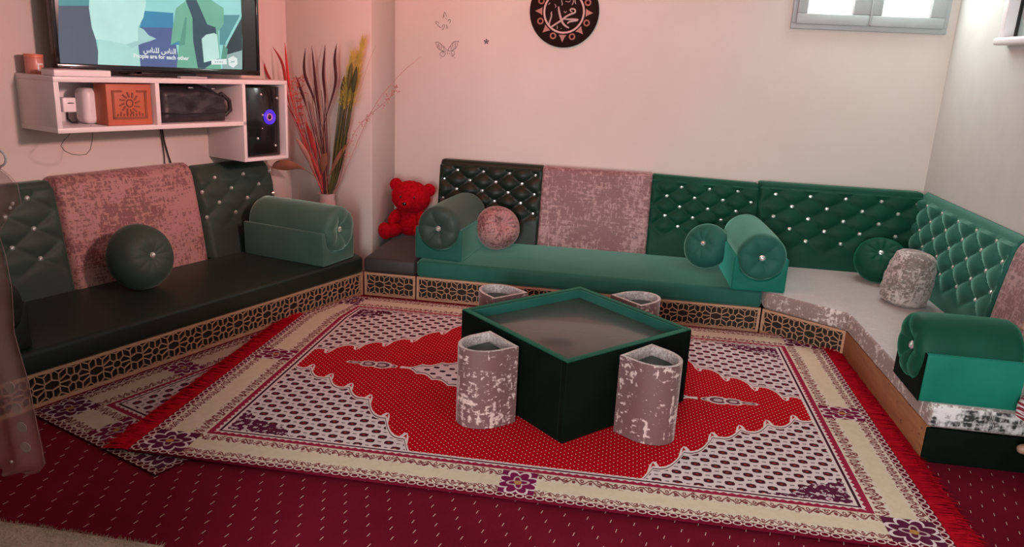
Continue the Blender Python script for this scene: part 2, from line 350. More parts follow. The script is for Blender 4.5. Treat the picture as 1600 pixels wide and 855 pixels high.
def lattice_panel(parent, p0, p1, H=0.154, label=None):
    """carved front board between two points (local XY of parent); front faces to the right-hand side of p0->p1"""
    p0 = Vector((*p0, 0)); p1 = Vector((*p1, 0)); d = p1 - p0; ln = d.length; rz = math.atan2(d.y, d.x)
    fr = MB(); m = 0.013; t = 0.016
    for x0, x1, z0, z1 in ((0, ln, 0.001, m), (0, ln, H - m, H), (0, m, m, H - m), (ln - m, ln, m, H - m)): fr.box(x0, 0, z0, x1, t, z1)
    o = fr.build('lattice_panel', M['wood'], parent, loc=p0, rz=rz)
    g = MB()
    for a, c in lattice_edges(ln, H, m): g.bar((a[0], 0.011, a[1]), (c[0], 0.011, c[1]), 0.0043, 0.008, (0, -1, 0))
    tag(g.build('lattice_grille', M['wood'], o), kind='stuff')
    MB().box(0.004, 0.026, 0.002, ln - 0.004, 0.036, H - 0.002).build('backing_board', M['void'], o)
    return o

# ------------------------------------------------------------------ upholstery builders
def crystal(parent, p, r=0.014, axis=(0, -1, 0)):
    q = Vector((0, 0, 1)).rotation_difference(Vector(axis)).to_matrix(); b = MB()
    vs = [Vector((0, 0, r * 0.75))]
    for rr, zz, n0 in ((r * 0.62, r * 0.62, 0.0), (r, 0.15 * r, 0.5), (r * 0.8, -0.35 * r, 0.0)):
        vs += [Vector((rr * math.cos(2 * PI * (k + n0) / 8), rr * math.sin(2 * PI * (k + n0) / 8), zz)) for k in range(8)]
    fs = [(0, 1 + k, 1 + (k + 1) % 8) for k in range(8)]
    for ring in range(2):
        a = 1 + ring * 8
        for k in range(8): fs.append((a + k, a + 8 + k, a + 8 + (k + 1) % 8, a + (k + 1) % 8))
    fs.append(tuple(17 + k for k in range(7, -1, -1)))
    b.add([q @ v for v in vs], fs)
    return b.build('crystal_button', M['crystal'], parent, loc=p)
def backrest(parent, x0, x1, m, y_face=0.66, y_wall=0.84, z0=0.255, z1=0.80, lean=0.09, tuft=None, proud=0.0, loc=None, rz=None, name='backrest', label=None, end_round=0.010, rtop=0.035, top_drop=0.0):
    """upright upholstered panel: local X along, Y to the wall. tuft=(a, row, first_row_z, rows, u_offset, amp)"""
    nu = max(12, int((x1 - x0) / 0.012)); hz = z1 - z0; nf = 46
    prof = []                                                        # (y, z, kind, weight)
    for i in range(nf + 1):
        t = i / nf; z = z0 + (hz - rtop) * t; prof.append((y_face + lean * t - proud, z, 1.0))
    yt = y_face + lean - proud
    for i in range(1, 9):
        a = PI / 2 * i / 8; prof.append((yt + rtop * (1 - math.cos(a)), z1 - rtop + rtop * math.sin(a), 0.0))
    prof.append((y_wall, z1 - 0.004, 0.0)); prof.append((y_wall, z0, 0.0))
    def depth(u, z):
        if not tuft: return 0.006 * math.sin(PI * (z - z0) / hz)
        a, row, zt, rows, uo, amp = tuft
        zb = zt - row * (rows - 1)
        p = (u - uo) / a + (z - zt) / (2 * row); q = (u - uo) / a - (z - zt) / (2 * row)
        h = (abs(math.sin(PI * p)) * abs(math.sin(PI * q))) ** 0.45
        k = min(1, max(0, (z - (zb - row * 1.3)) / (row * 1.3))) * min(1, max(0, ((zt + row * 1.1) - z) / (row * 1.1)))
        k *= min(1, (u - x0) / 0.05, (x1 - u) / 0.05)
        return amp * (1 - k) * 0.75 + amp * h * k
    vs = []; n = len(prof)
    for i in range(nu + 1):
        u = x0 + (x1 - x0) * i / nu; e = min(u - x0, x1 - u); er = end_round * (1 - min(1, e / end_round)) ** 2
        for (y, z, wt) in prof:
            yy = y - (depth(u, z) if wt else 0.0) + (er if y < y_wall else 0); vs.append((u, min(yy, y_wall), z - (er * 0.6 if z > z1 - rtop else 0) - top_drop * (u - x0) / (x1 - x0) * (z - z0) / hz))
    fs = [(i * n + j, (i + 1) * n + j, (i + 1) * n + (j + 1) % n, i * n + (j + 1) % n) for i in range(nu) for j in range(n)]
    fs += [tuple(range(n)), tuple(nu * n + j for j in range(n - 1, -1, -1))]
    o = MB().add(vs, fs).build(name, m, parent, smooth=55, loc=loc, rz=rz)
    if label: o['label'] = label
    if tuft:
        a, row, zt, rows, uo, amp = tuft
        for r in range(rows):
            z = zt - row * r; off = uo + (a / 2 if r % 2 else 0); k = math.ceil((x0 + 0.03 - off) / a)
            while off + k * a < x1 - 0.03:
                u = off + k * a; t = (z - z0) / (hz - rtop)
                crystal(o, (u, y_face + lean * t - proud - 0.004, z)); k += 1
    return o
def bolster_mesh(r, length, m, parent, name='bolster', pleats=6, c=(0, 0, 0)):
    prof = [(0.004, 0.030), (r * 0.18, 0.022), (r * 0.38, 0.004), (r * 0.62, -0.006), (r * 0.84, 0.0), (r * 0.95, 0.012), (r, 0.035)]
    k = 14
    prof += [(r * (1 + 0.025 * math.sin(PI * i / k)), 0.035 + (length - 0.07) * i / k) for i in range(1, k + 1)]
    prof += [(r * 0.9, length - 0.01), (r * 0.5, length), (0.004, length)]
    def fn(a, rr, h):
        if h < 0.034 and rr > r * 0.12 and rr < r * 0.97:
            cr = abs(math.sin(a * pleats / 2 + 0.5)) ** 0.35; h = h + (1 - cr) * 0.013
        if 0.05 < h < length - 0.03: rr *= 1 + 0.012 * mnoise.noise((math.cos(a) * 2, math.sin(a) * 2, h * 5))
        return rr, h
    return MB().lathe(prof, 56, 'Y', fn, c=c).build(name, m, parent, smooth=60)
def armrest(label, loc, rz, length, mb=None, mr=None, w=0.31, hb=0.205, r=0.138, zc=0.205, group=None, blen=None, front=None):
    """upholstered box arm carrying a round bolster; front end at local y=0, running to +y"""
    t = thing('armrest', label, 'armrest', loc, rz, group); mb = mb or M['velvet']; mr = mr or mb
    # box with a concave cradle on top
    n = 14; top = []
    for i in range(n + 1):
        x = -w / 2 + w * i / n; d = r + 0.004; z = hb
        if abs(x) < d * 0.97: z = min(hb, zc - math.sqrt(max(0, d * d - x * x)) + 0.0)
        if abs(x) > w * 0.40: z = hb
        top.append((x, max(z, hb - 0.15)))
    poly = [(-w / 2, 0.0)] + top + [(w / 2, 0.0)]
    k = len(poly); vs = []
    for y in (0.012, length): vs += [(x, y, z) for x, z in poly]
    fs = [tuple(range(k - 1, -1, -1)), tuple(range(k, 2 * k))] + [(i, (i + 1) % k, k + (i + 1) % k, k + i) for i in range(k)]
    MB().add(vs, fs).build('arm_box', mb, t, bevel=0.012, seg=3)
    if front: MB().add([(x * 0.985, 0.0105, z * 0.985) for x, z in poly] + [(x * 0.985, 0.0135, z * 0.985) for x, z in poly], fs).build('front_shade_panel', front, t)  # darker front face: shade on the arm's end put into its colour
    b = bolster_mesh(r, blen or length, mr, t, c=(0, -0.012, zc + 0.002)); crystal(b, (0, 0.008, zc), 0.019)
    return t
def round_cushion(label, loc, m, r=0.15, squash=0.72, tilt=(0, 0, 0), pleats=14, button=True, group=None, depth=0.03, crease=0.006):
    """pleated round cushion lying against something, its buttoned face towards local -Y"""
    t = thing('round_cushion', label, 'cushion', loc, 0, group); t.rotation_euler = tilt; n = 72
    prof = []
    for i in range(25):
        a = PI * i / 24; prof.append((max(0.003, r * math.sin(a) ** 0.8), -r * squash * math.cos(a)))
    def fn(a, rr, h):
        q = rr / r; cr = abs(math.sin(a * pleats / 2)) ** 0.5
        dim = depth * math.exp(-(q / 0.28) ** 2); h2 = h + (dim if h < 0 else -dim)
        pl = crease * (1 - cr) * (0.6 + 0.5 * mnoise.noise((math.cos(a) * 2, math.sin(a) * 2, r * 40))) * math.exp(-((q - 0.42) / 0.30) ** 2); h2 += pl if h < 0 else -pl
        return rr * (1 + 0.03 * mnoise.noise((math.cos(a) * 1.3, math.sin(a) * 1.3, h * 6 + r * 50))), h2
    o = MB().lathe(prof, n, 'Y', fn).build('cover', m, t, smooth=60)
    if button: crystal(t, (0, -r * squash + depth - 0.006, 0), 0.017)
    return t

# ------------------------------------------------------------------ left sofa (local X = -s along the wall, Y = to the wall)
ls = thing('sofa', 'long dark green floor sofa along the left wall under the television', 'sofa', G1, RZL)
lattice_panel(ls, (-2.45, 0), (-0.004, 0))
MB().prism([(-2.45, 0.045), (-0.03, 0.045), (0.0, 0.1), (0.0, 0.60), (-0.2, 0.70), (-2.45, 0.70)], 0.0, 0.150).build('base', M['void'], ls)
MB().prism([(-2.47, -0.012), (-0.012, -0.012), (0.06, 0.16), (0.10, 0.42), (0.06, 0.66), (-2.47, 0.66)], 0.156, 0.26).build('seat_mattress', M['velvet_olive'], ls, bevel=0.022, seg=3)
backrest(ls, -2.45, -1.462, M['velvet_grey'], z1=0.815, tuft=(0.235, 0.075, 0.745, 5, -1.60, 0.022), end_round=0.02, label='near green tufted section with crystals')
backrest(ls, -1.462, -0.648, M['jac_left'], z1=0.83, proud=0.022, rtop=0.075, end_round=0.035, label='rose coloured jacquard middle section')
backrest(ls, -0.648, -0.03, M['velvet_grey'], z1=0.80, tuft=(0.215, 0.075, 0.725, 4, -0.50, 0.022), end_round=0.06, rtop=0.09, label='far green tufted section with crystals')
armrest('pale green armrest with bolster at the far end of the left sofa, below the speaker', L(0.205, -0.005, 0.262), RZL + 0.12, 0.62, M['velvet_pale'])
armrest('dark armrest at the near end of the left sofa, behind the sheer drape', L(2.16, 0.01, 0.262), RZL, 0.62, M['velvet_olive'])
# ------------------------------------------------------------------ corner block, back sofa
cb = thing('corner_ottoman', 'low dark grey corner block seating the red teddy bear', 'ottoman', (-1.455, 4.464, 0))
lattice_panel(cb, (-0.168, 0), (0.168, 0))
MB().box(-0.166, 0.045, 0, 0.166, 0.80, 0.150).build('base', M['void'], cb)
MB().box(-0.172, -0.006, 0.156, 0.168, 0.80, 0.252).build('cushion_top', mat('charcoal_velvet', (0.03, 0.028, 0.026), 0.6, sheen=0.5, sheen_tint=(0.3, 0.28, 0.27), var=0.2), cb, bevel=0.02, seg=3)
bs = thing('sofa', 'green floor sofa along the back wall behind the coffee table', 'sofa', (-1.28, 4.464, 0))
X = lambda x: x + 1.28
lattice_panel(bs, (0.003, 0), (X(0.838), 0))
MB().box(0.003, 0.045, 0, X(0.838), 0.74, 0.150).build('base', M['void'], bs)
MB().box(0.004, -0.012, 0.156, X(0.834), 0.69, 0.262).build('seat_mattress', M['velvet'], bs, bevel=0.024, seg=3)
backrest(bs, -0.05, X(-0.60), M['velvet_olive'], y_face=0.68, y_wall=0.87, z1=0.80, tuft=(0.186, 0.066, 0.735, 5, 0.075, 0.036), label='dark olive tufted section with crystals')
backrest(bs, X(-0.60), X(0.153), M['jac_panel'], y_face=0.68, y_wall=0.87, z1=0.80, proud=0.012, label='dusty pink jacquard middle section')
backrest(bs, X(0.153), X(0.862), M['velvet_deep'], y_face=0.68, y_wall=0.87, z1=0.795, top_drop=0.015, tuft=(0.186, 0.066, 0.725, 5, X(0.165), 0.034), label='green tufted section with crystals')
armrest('armrest with dark bolster at the left end of the back sofa, beside the teddy bear', (-1.155, 4.50, 0.262), -0.10, 0.62, M['velvet'], M['velvet_grey'])
armrest('green armrest with pleated bolster at the right end of the back sofa', (0.80, 4.425, 0.262), 0.04, 0.66, M['velvet_teal'], M['velvet'])
# ------------------------------------------------------------------ corner sofa along the right wall
cs = thing('corner_sofa', 'corner sofa with pale taupe seat and green tufted backs by the right wall', 'sofa', (0.845, 4.464, 0))
C = lambda x, y: (x - 0.845, y - 4.464)
lattice_panel(cs, C(0.846, 4.458), C(1.250, 4.180), label='')
MB().prism([C(1.249, 4.178), C(1.283, 3.046), C(1.300, 3.046), C(1.268, 4.178)], 0.0, 0.155).build('side_board', M['board'], cs, bevel=0.002)
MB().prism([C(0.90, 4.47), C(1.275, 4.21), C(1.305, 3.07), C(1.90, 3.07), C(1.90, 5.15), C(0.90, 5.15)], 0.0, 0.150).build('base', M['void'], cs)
MB().prism([C(1.284, 3.030), C(1.92, 3.030), C(1.92, 3.062), C(1.284, 3.062)], 0.0, 0.152).build('end_board', M['velvet_black'], cs, bevel=0.004)
mt = MB().prism([C(0.848, 4.452), C(1.244, 4.172), C(1.280, 3.028), C(1.90, 3.028), C(1.90, 5.13), C(0.848, 5.13)], 0.156, 0.262)
mo = mt.build('seat_mattress', [M['jac_seat'], M['jac_edge'], M['jac_dark']], cs, bevel=0.018, seg=3)
for p in mo.data.polygons:
    if abs(p.normal.z) < 0.75: p.material_index = 2 if p.normal.y < -0.9 else 1
backrest(cs, 0.864 - 0.845, 1.89 - 0.845, M['velvet_deep'], y_face=0.66, y_wall=0.87, z1=0.795, tuft=(0.222, 0.073, 0.725, 5, 0.12, 0.028), label='long green tufted section on the back wall')
RL = C(1.14, 5.17)
for o_, k in ((backrest(cs, -0.09, 1.265, M['velvet'], y_face=0.68, y_wall=0.778, z1=0.80, lean=0.06, rtop=0.05, tuft=(0.245, 0.080, 0.735, 5, 0.08, 0.034), rz=-PI / 2, label='green tufted section on the right wall'), 0),
              (backrest(cs, 1.265, 1.95, M['jac_panel'], y_face=0.68, y_wall=0.778, z1=0.80, lean=0.06, proud=0.02, rtop=0.07, end_round=0.035, rz=-PI / 2, label='dusty pink jacquard section on the right wall'), 1)):
    o_.location = (RL[0], RL[1], 0)
armrest('deep green armrest at the near end of the right sofa', (1.214, 3.188, 0.264), -PI / 2, 0.385, M['velvet_teal'], M['velvet_deep'], blen=0.40, zc=0.185, hb=0.205, w=0.315, front=M['velvet_black'])  # black front paints the unlit end of the same velvet
# ------------------------------------------------------------------ cushions
round_cushion('rose pink pleated pumpkin cushion leaning on the back sofa near its left arm', (-0.845, 4.90, 0.415), M['cushion_pink'], 0.150, 0.80, (-0.5, 0, 0.60), button=False, pleats=15, crease=0.024, depth=0.05)
round_cushion('green pleated round cushion with crystal beside the back sofa right arm', (0.53, 4.90, 0.405), M['velvet'], 0.150, 0.66, (-0.45, 0, -0.55), pleats=9, crease=0.014, depth=0.04)
round_cushion('dark green round cushion on the left sofa against its rose section', tuple(L(1.24, 0.42, 0.43)), M['velvet_grey'], 0.172, 0.72, (-0.25, 0, 1.25), pleats=12)
round_cushion('green round cushion in the corner behind the taupe pillow', (1.60, 4.93, 0.40), M['velvet_deep'], 0.155, 0.70, (-0.85, 0, -0.35), pleats=9, crease=0.014, depth=0.04)
pw = thing('pillow', 'taupe puckered barrel pillow standing in the sofa corner', 'cushion', (1.605, 4.47, 0.262))
def puff(a, r, h):
    return r * (1 + 0.055 * (abs(math.sin(5 * a + h * 42)) * abs(math.sin(5 * a - h * 42))) * (1 if 0.015 < h < 0.24 else 0.3)), h
pf = [(0.003, 0.0), (0.08, 0.001), (0.108, 0.012)] + [(0.122 + 0.010 * math.sin(PI * (i / 20)) - 0.012 * (i / 20), 0.025 + 0.235 * i / 20) for i in range(21)] + [(0.105, 0.285), (0.085, 0.302), (0.05, 0.312), (0.003, 0.314)]
MB().lathe(pf, 80, 'Z', puff).build('cover', M['cushion_grey'], pw, smooth=60); pw.rotation_euler = (0.06, 0.10, 0)
# ------------------------------------------------------------------ rugs
TWO = 2 * PI
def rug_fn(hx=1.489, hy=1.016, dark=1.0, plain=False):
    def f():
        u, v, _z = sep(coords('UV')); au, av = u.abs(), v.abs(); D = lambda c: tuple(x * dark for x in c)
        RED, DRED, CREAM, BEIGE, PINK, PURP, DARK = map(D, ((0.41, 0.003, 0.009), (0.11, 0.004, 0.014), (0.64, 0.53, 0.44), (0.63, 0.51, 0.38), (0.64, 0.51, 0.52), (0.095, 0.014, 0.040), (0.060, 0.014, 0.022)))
        dx, dy = hx - au, hy - av; bx, by = dx / 0.217, dy / 0.182; nd = emin(bx, by)
        along = u * (by < bx) + v * (1 - (by < bx))
        # --- field: staggered light dots on red
        c = 0.030; p = ((u + v) / c).fr() - 0.5; q = ((u - v) / c).fr() - 0.5
        col = mixc((p * p + q * q) < 0.013, RED, (0.80 * dark, 0.52 * dark, 0.48 * dark))
        # --- outline of the corner pieces
        fl = lambda x, per, ph: (x * (PI / per) + ph).sin().abs()
        curve = emax(0.885 - 0.640 * au, 1.335 - 1.215 * au) + 0.052 * fl(au, 0.128, 0.4) - 0.036
        d = av - curve
        c2 = 0.078; P = (u + v) / c2; Q = (u - v) / c2; fp = P.fr() - 0.5; fq = Q.fr() - 0.5
        mu = (fp + fq) * (c2 / 2); mv = (fp - fq) * (c2 / 2)                 # offset from the motif centre in metres
        oct_ = emax(mu.abs() * 0.85, mv.abs() * 1.15) + (mu.abs() + mv.abs()) * 0.35
        fp2 = (P + 0.5).fr() - 0.5; fq2 = (Q + 0.5).fr() - 0.5; mu2 = (fp2 + fq2) * (c2 / 2); mv2 = (fp2 - fq2) * (c2 / 2)
        cor = mixc(oct_ < 0.0235, PINK, DARK); cor = mixc(emin(oct_ < 0.0075, 1), cor, (0.30 * dark, 0.03 * dark, 0.03 * dark))
        cor = mixc(emin((mu2.abs() < 0.008), (mv2.abs() < 0.0028)), cor, DARK)
        # purple flowered tips in the field corners
        n1 = nz(9, coords(), 3); flow = vor(17, coords()); tip = (1.245 - au) / 0.33 + (0.81 - av) / 0.185 + (n1 - 0.5) * 0.9
        pet = mixc(emax((flow < 0.22) * (flow > 0.11), nz(45, coords(), 3) > 0.565), PURP, (0.55 * dark, 0.42 * dark, 0.46 * dark))
        pet = mixc(flow < 0.07, pet, (0.30 * dark, 0.015 * dark, 0.05 * dark)); cor = mixc(tip < 1.12, cor, pet)
        col = cor if plain else mixc(d > 0.0, col, cor)
        if plain: d = d * 0.0 - 1.0
        col = mixc(emin(d > -0.016, d < 0.014), col, (0.70 * dark, 0.56 * dark, 0.54 * dark)); col = mixc(emin(d > -0.002, d < 0.005), col, DARK)
        # curls hanging into the red
        cu = (au / 0.128 + 0.127).fr() - 0.5; hook = emin((d > -0.050), d < -0.012) * (((cu.abs() - 0.40) * 0.128 + (d + 0.03) * 0.35).abs() < 0.0075); col = mixc(hook, col, (0.70 * dark, 0.56 * dark, 0.54 * dark))
        # --- medallion and pendants
        if plain: au = au + 5.0
        md = au / 0.74 + av / 0.40 + 0.06 * fl(au, 0.09, 0.2); mcol = mixc(oct_ < 0.018, PINK, DARK)
        mcol = mixc(md > 0.93, mcol, (0.70 * dark, 0.56 * dark, 0.54 * dark)); mcol = mixc(emin(md > 0.945, md < 0.965), mcol, DARK); col = mixc(md < 1.0, col, mcol)
        for cx, ra, rb in ((0.765, 0.030, 0.020), (0.815, 0.052, 0.042), (0.885, 0.046, 0.036), (0.955, 0.045, 0.016)):
            e = ((au - cx) / ra); g = v / rb; rr = e * e + g * g
            pc = mixc(rr < 0.55, (0.62 * dark, 0.48 * dark, 0.46 * dark), (0.12 * dark, 0.04 * dark, 0.05 * dark)); pc = mixc(rr < 0.16, pc, (0.45 * dark, 0.33 * dark, 0.33 * dark)); col = mixc(rr < 1.0, col, pc)
        if plain: au = au - 5.0
        # --- borders, from the guard stripe outwards
        t1 = (along / 0.030).fr(); tri = (t1 - 0.5).abs() * 2
        col = mixc(nd < 1.26 + 0.03 * tri, col, (0.68 * dark, 0.53 * dark, 0.52 * dark)); col = mixc(emin(nd < 1.215, nd > 1.165), col, DARK)
        col = mixc(nd < 1.09 + 0.05 * tri, col, (0.30 * dark, 0.018 * dark, 0.05 * dark)); col = mixc(nd < 1.0, col, CREAM)
        def scroll(b0, b1, per):
            b = (nd - b0) / (b1 - b0); ang = along * (TWO / per); w = 0.5 + 0.26 * ang.sin()
            s1 = (b - w).abs() < 0.085; fx = (along / per + 0.25).fr() - 0.5; g = (b - 0.42) * 0.55; rr = fx * fx * 1.0 + g * g
            fx2 = (along / per + 0.75).fr() - 0.5; g2 = (b - 0.6) * 0.55; r2 = fx2 * fx2 + g2 * g2
            s2 = emax((rr < 0.012), emin(r2 < 0.014, r2 > 0.003)); sp = emin(nz(75, coords(), 2) > 0.59, 1)
            return emin(emax(emax(s1, s2), sp), emin(b > 0.04, b < 0.96))
        col = mixc(scroll(0.71, 1.0, 0.062), col, (0.20 * dark, 0.05 * dark, 0.05 * dark))
        key = emin((nz(30, coords('Object', (1, 1, 1)), 1) > 0.52), 1) * 0.12
        col = mixc(emin(nd < 0.71, nd > 0.37), col, mixc(key, BEIGE, (0.45 * dark, 0.34 * dark, 0.21 * dark)))
        col = mixc(emin(nd < 0.37, nd > 0.16), col, CREAM); col = mixc(scroll(0.15, 0.37, 0.055), col, (0.20 * dark, 0.05 * dark, 0.05 * dark))
        t2 = (along / 0.036).fr() - 0.5; g = (nd - 0.075) / 0.13; loop = t2 * t2 * 4.2 + g * g * 3.2
        col = mixc(nd < 0.15, col, DRED); col = mixc(emin(nd < 0.15, emin(loop < 0.95, loop > 0.42)), col, (0.64 * dark, 0.45 * dark, 0.43 * dark))
        # corner squares and mid blocks with outlined flowers
        def flower(cu_, cv_, r, base):
            n = Ex.m('ARCTAN2', cv_, cu_); rad = (cu_ * cu_ + cv_ * cv_).sqrt() / r
            lob = 0.62 + 0.30 * (n * 4.0).sin().abs(); inn = 0.34 + 0.12 * (n * 4.0 + 0.8).sin()
            o = mixc(emin((rad - lob).abs() < 0.075, 1), base, (0.66 * dark, 0.52 * dark, 0.54 * dark)); o = mixc((rad - inn).abs() < 0.055, o, (0.50 * dark, 0.36 * dark, 0.38 * dark))
            return mixc(rad < 0.16, o, (0.42 * dark, 0.20 * dark, 0.06 * dark))
        sq = emin(emin(dx < 0.205, dy < 0.172), nd > 0.13); col = mixc(sq, col, flower(dx - 0.114, (dy - 0.095) * 1.15, 0.098, PURP))
        m1 = emin(emin(av < 0.066, bx < 0.98), bx > 0.14); col = mixc(m1, col, flower((dx - 0.118) * 0.85, v * 1.25, 0.088, (0.17 * dark, 0.012 * dark, 0.045 * dark)))
        m2 = emin(emin(au < 0.066, by < 0.98), by > 0.14); col = mixc(m2, col, flower(u, (dy - 0.1), 0.085, (0.17 * dark, 0.012 * dark, 0.06 * dark)))
        return col
    return f
RUG_C, RUG_R = Vector((-0.316, 3.36, 0)), math.radians(0.595)
M['rug'] = mat('patterned_rug', (0.4, 0.05, 0.05), 0.98, spec=0.03, fn=rug_fn(), bump=(lambda: nz(240, coords(), 2), 0.3, 0.003))
def red_fr(): return mixc(ramp(nz(30, coords(), 3), 0.3, 0.7), (0.30, 0.002, 0.010), (0.48, 0.005, 0.018))
M['fringe'] = mat('red_fringe', (0.4, 0.01, 0.02), 0.95, spec=0.05, fn=red_fr)
def rug(name, label, c, rz, hx, hy, m, z=0.004, fringe=(), thick=0.010, frl=0.15, nx=120, ny=80, limits=()):
    """woven rug lying flat; limits are (point, inward normal) of the sofa fronts it is pushed up against"""
    t = thing(name, label, 'rug', (c[0], c[1], 0), rz); ca, sa = math.cos(rz), math.sin(rz)
    lim = []
    for (px, py), (qx, qy), mode in limits:
        X_, Y_ = px - c[0], py - c[1]; lim.append((X_ * ca + Y_ * sa, -X_ * sa + Y_ * ca, qx * ca + qy * sa, -qx * sa + qy * ca, mode))
    def left_edge(y):                                                 # where the left short side ends at this y
        xb = -hx
        for lx, ly, ax, ay, mode in lim:
            if mode == 'squeeze': xb = max(xb, lx - (y - ly) * ay / ax)
        return xb
    vs, uvs, fs = [], [], []
    for i in range(nx + 1):
        for j in range(ny + 1):
            u, v = -hx + 2 * hx * i / nx, -hy + 2 * hy * j / ny; x, y = u, v
            xb = left_edge(y)
            if u < -hx + 0.34: x = xb + (u + hx) * (-hx + 0.34 - xb) / 0.34
            for lx, ly, ax, ay, mode in lim:
                if mode == 'cut':
                    e = (x - lx) * ax + (y - ly) * ay
                    if e < 0: x -= ax * e; y -= ay * e; u, v = x, y
            rise = 0.0025 * mnoise.noise((x * 2.5, y * 2.5, 3.1))
            vs.append((x, y, z + thick + max(0, rise))); uvs.append((u, v))
    nt = len(vs); W = ny + 1
    for i in range(nx):
        for j in range(ny): fs.append((i * W + j, (i + 1) * W + j, (i + 1) * W + j + 1, i * W + j + 1))
    rim = [i * W for i in range(nx)] + [nx * W + j for j in range(ny)] + [i * W + ny for i in range(nx, 0, -1)] + [j for j in range(ny, 0, -1)]
    for k in rim: vs.append((vs[k][0], vs[k][1], z)); uvs.append(uvs[k])
    n = len(rim); fs += [(rim[k], nt + k, nt + (k + 1) % n, rim[(k + 1) % n]) for k in range(n)]
    b = MB().add(vs, fs); o = b.build('pile', m, t, smooth=40)
    ul = o.data.uv_layers.new(name='UVMap'); a = np.empty(len(o.data.loops), dtype=np.int32); o.data.loops.foreach_get('vertex_index', a)
    ul.data.foreach_set('uv', np.array(uvs, dtype=np.float32)[a].ravel())
    rnd = random.Random(5)
    for side in fringe:
        b = MB(); n = 520; band = MB(); pv = []
        for i in range(61):
            y = -hy + 2 * hy * i / 60; e = left_edge(y) if side < 0 else hx; room = 0.86 * frl * (1 if e <= -hx + 0.001 or side > 0 else 0.1)
            pv += [(side * 0 + e, y, z + 0.006), (e + side * room, y, z + 0.003)]
        band.add(pv, [(2 * i, 2 * i + 1, 2 * i + 3, 2 * i + 2) for i in range(60)]); band.build('fringe_band', M['fringe'], t)
        for i in range(n):
            y = -hy + 2 * hy * (i + rnd.random() * 0.8) / n; e = left_edge(y) if side < 0 else hx
            if side < 0 and e > -hx + 0.001: continue
            ln = frl * (0.80 + 0.35 * rnd.random()); dy = rnd.uniform(-0.02, 0.02); ww = 0.0045
            z1 = z + 0.008 + 0.006 * rnd.random(); x0, x1, x2 = e - side * 0.004, e + side * ln * 0.55, e + side * ln
            b.add([(x0, y - ww, z + 0.009), (x0, y + ww, z + 0.009), (x1, y + dy * .5 - ww, z1), (x1, y + dy * .5 + ww, z1), (x2, y + dy, z + 0.001)], [(0, 1, 3, 2), (2, 3, 4)])
        tag(b.build('fringe', M['fringe'], t), kind='stuff')
    return t
ch = Vector((1.250 - 0.846, 4.180 - 4.458, 0)).normalized()
rug('rug', 'large red and cream patterned rug under the coffee table', RUG_C, RUG_R, 1.489, 1.016, M['rug'], z=0.013, fringe=(-1, 1), frl=0.118,
    limits=(((L(0, -0.02).x, L(0, -0.02).y), (NL.x, NL.y), 'squeeze'), ((0.846, 4.440), (ch.y, -ch.x), 'cut')))
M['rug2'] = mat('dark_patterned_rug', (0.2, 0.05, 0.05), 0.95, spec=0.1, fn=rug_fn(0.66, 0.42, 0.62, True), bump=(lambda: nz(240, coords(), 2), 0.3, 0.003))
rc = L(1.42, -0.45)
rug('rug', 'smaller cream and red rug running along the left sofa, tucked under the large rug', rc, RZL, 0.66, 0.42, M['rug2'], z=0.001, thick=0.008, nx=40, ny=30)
# ------------------------------------------------------------------ coffee table and its stools
TC = Vector((-0.191, 3.293, 0.0262)); TA = math.radians(1.54) + PI / 4; TS = 0.528 * math.sqrt(2) / 2; TH = 0.352
tb = thing('coffee_table', 'square black and green velvet coffee table with a glass top on the rug', 'table', TC, TA)
t = 0.032
for k in range(4):
    o = MB(); o.box(-TS, -TS, 0.0, TS - t, -TS + t, TH)
    so = o.build('side_panel', M['velvet_black'], tb, bevel=0.004); so.rotation_euler = (0, 0, k * PI / 2)
    MB().box(-TS + 0.002, -TS + 0.001, TH, TS - t + 0.002, -TS + t - 0.001, TH + 0.004).build('rim_trim', M['velvet_deep'], so, bevel=0.0015)
    MB().box(-TS + t, -TS + t, TH - 0.046, TS - t, -TS + t + 0.004, TH).build('inner_lining', M['velvet'], so)
MB().box(-TS + t, -TS + t, TH - 0.075, TS - t, TS - t, TH - 0.050).build('top_board', M['velvet_black'], tb)
M['glass'] = mat('grey_glass_top', (0.14, 0.135, 0.13), 0.22, spec=0.5, coat=0.2, fn=lambda: mixc(ramp(nz(3, coords(), 3), 0.3, 0.7), (0.060, 0.062, 0.060), (0.078, 0.080, 0.077)))
MB().box(-TS + t + 0.004, -TS + t + 0.004, TH - 0.050, TS - t - 0.004, TS - t - 0.004, TH - 0.043).build('glass_top', M['glass'], tb, bevel=0.001)
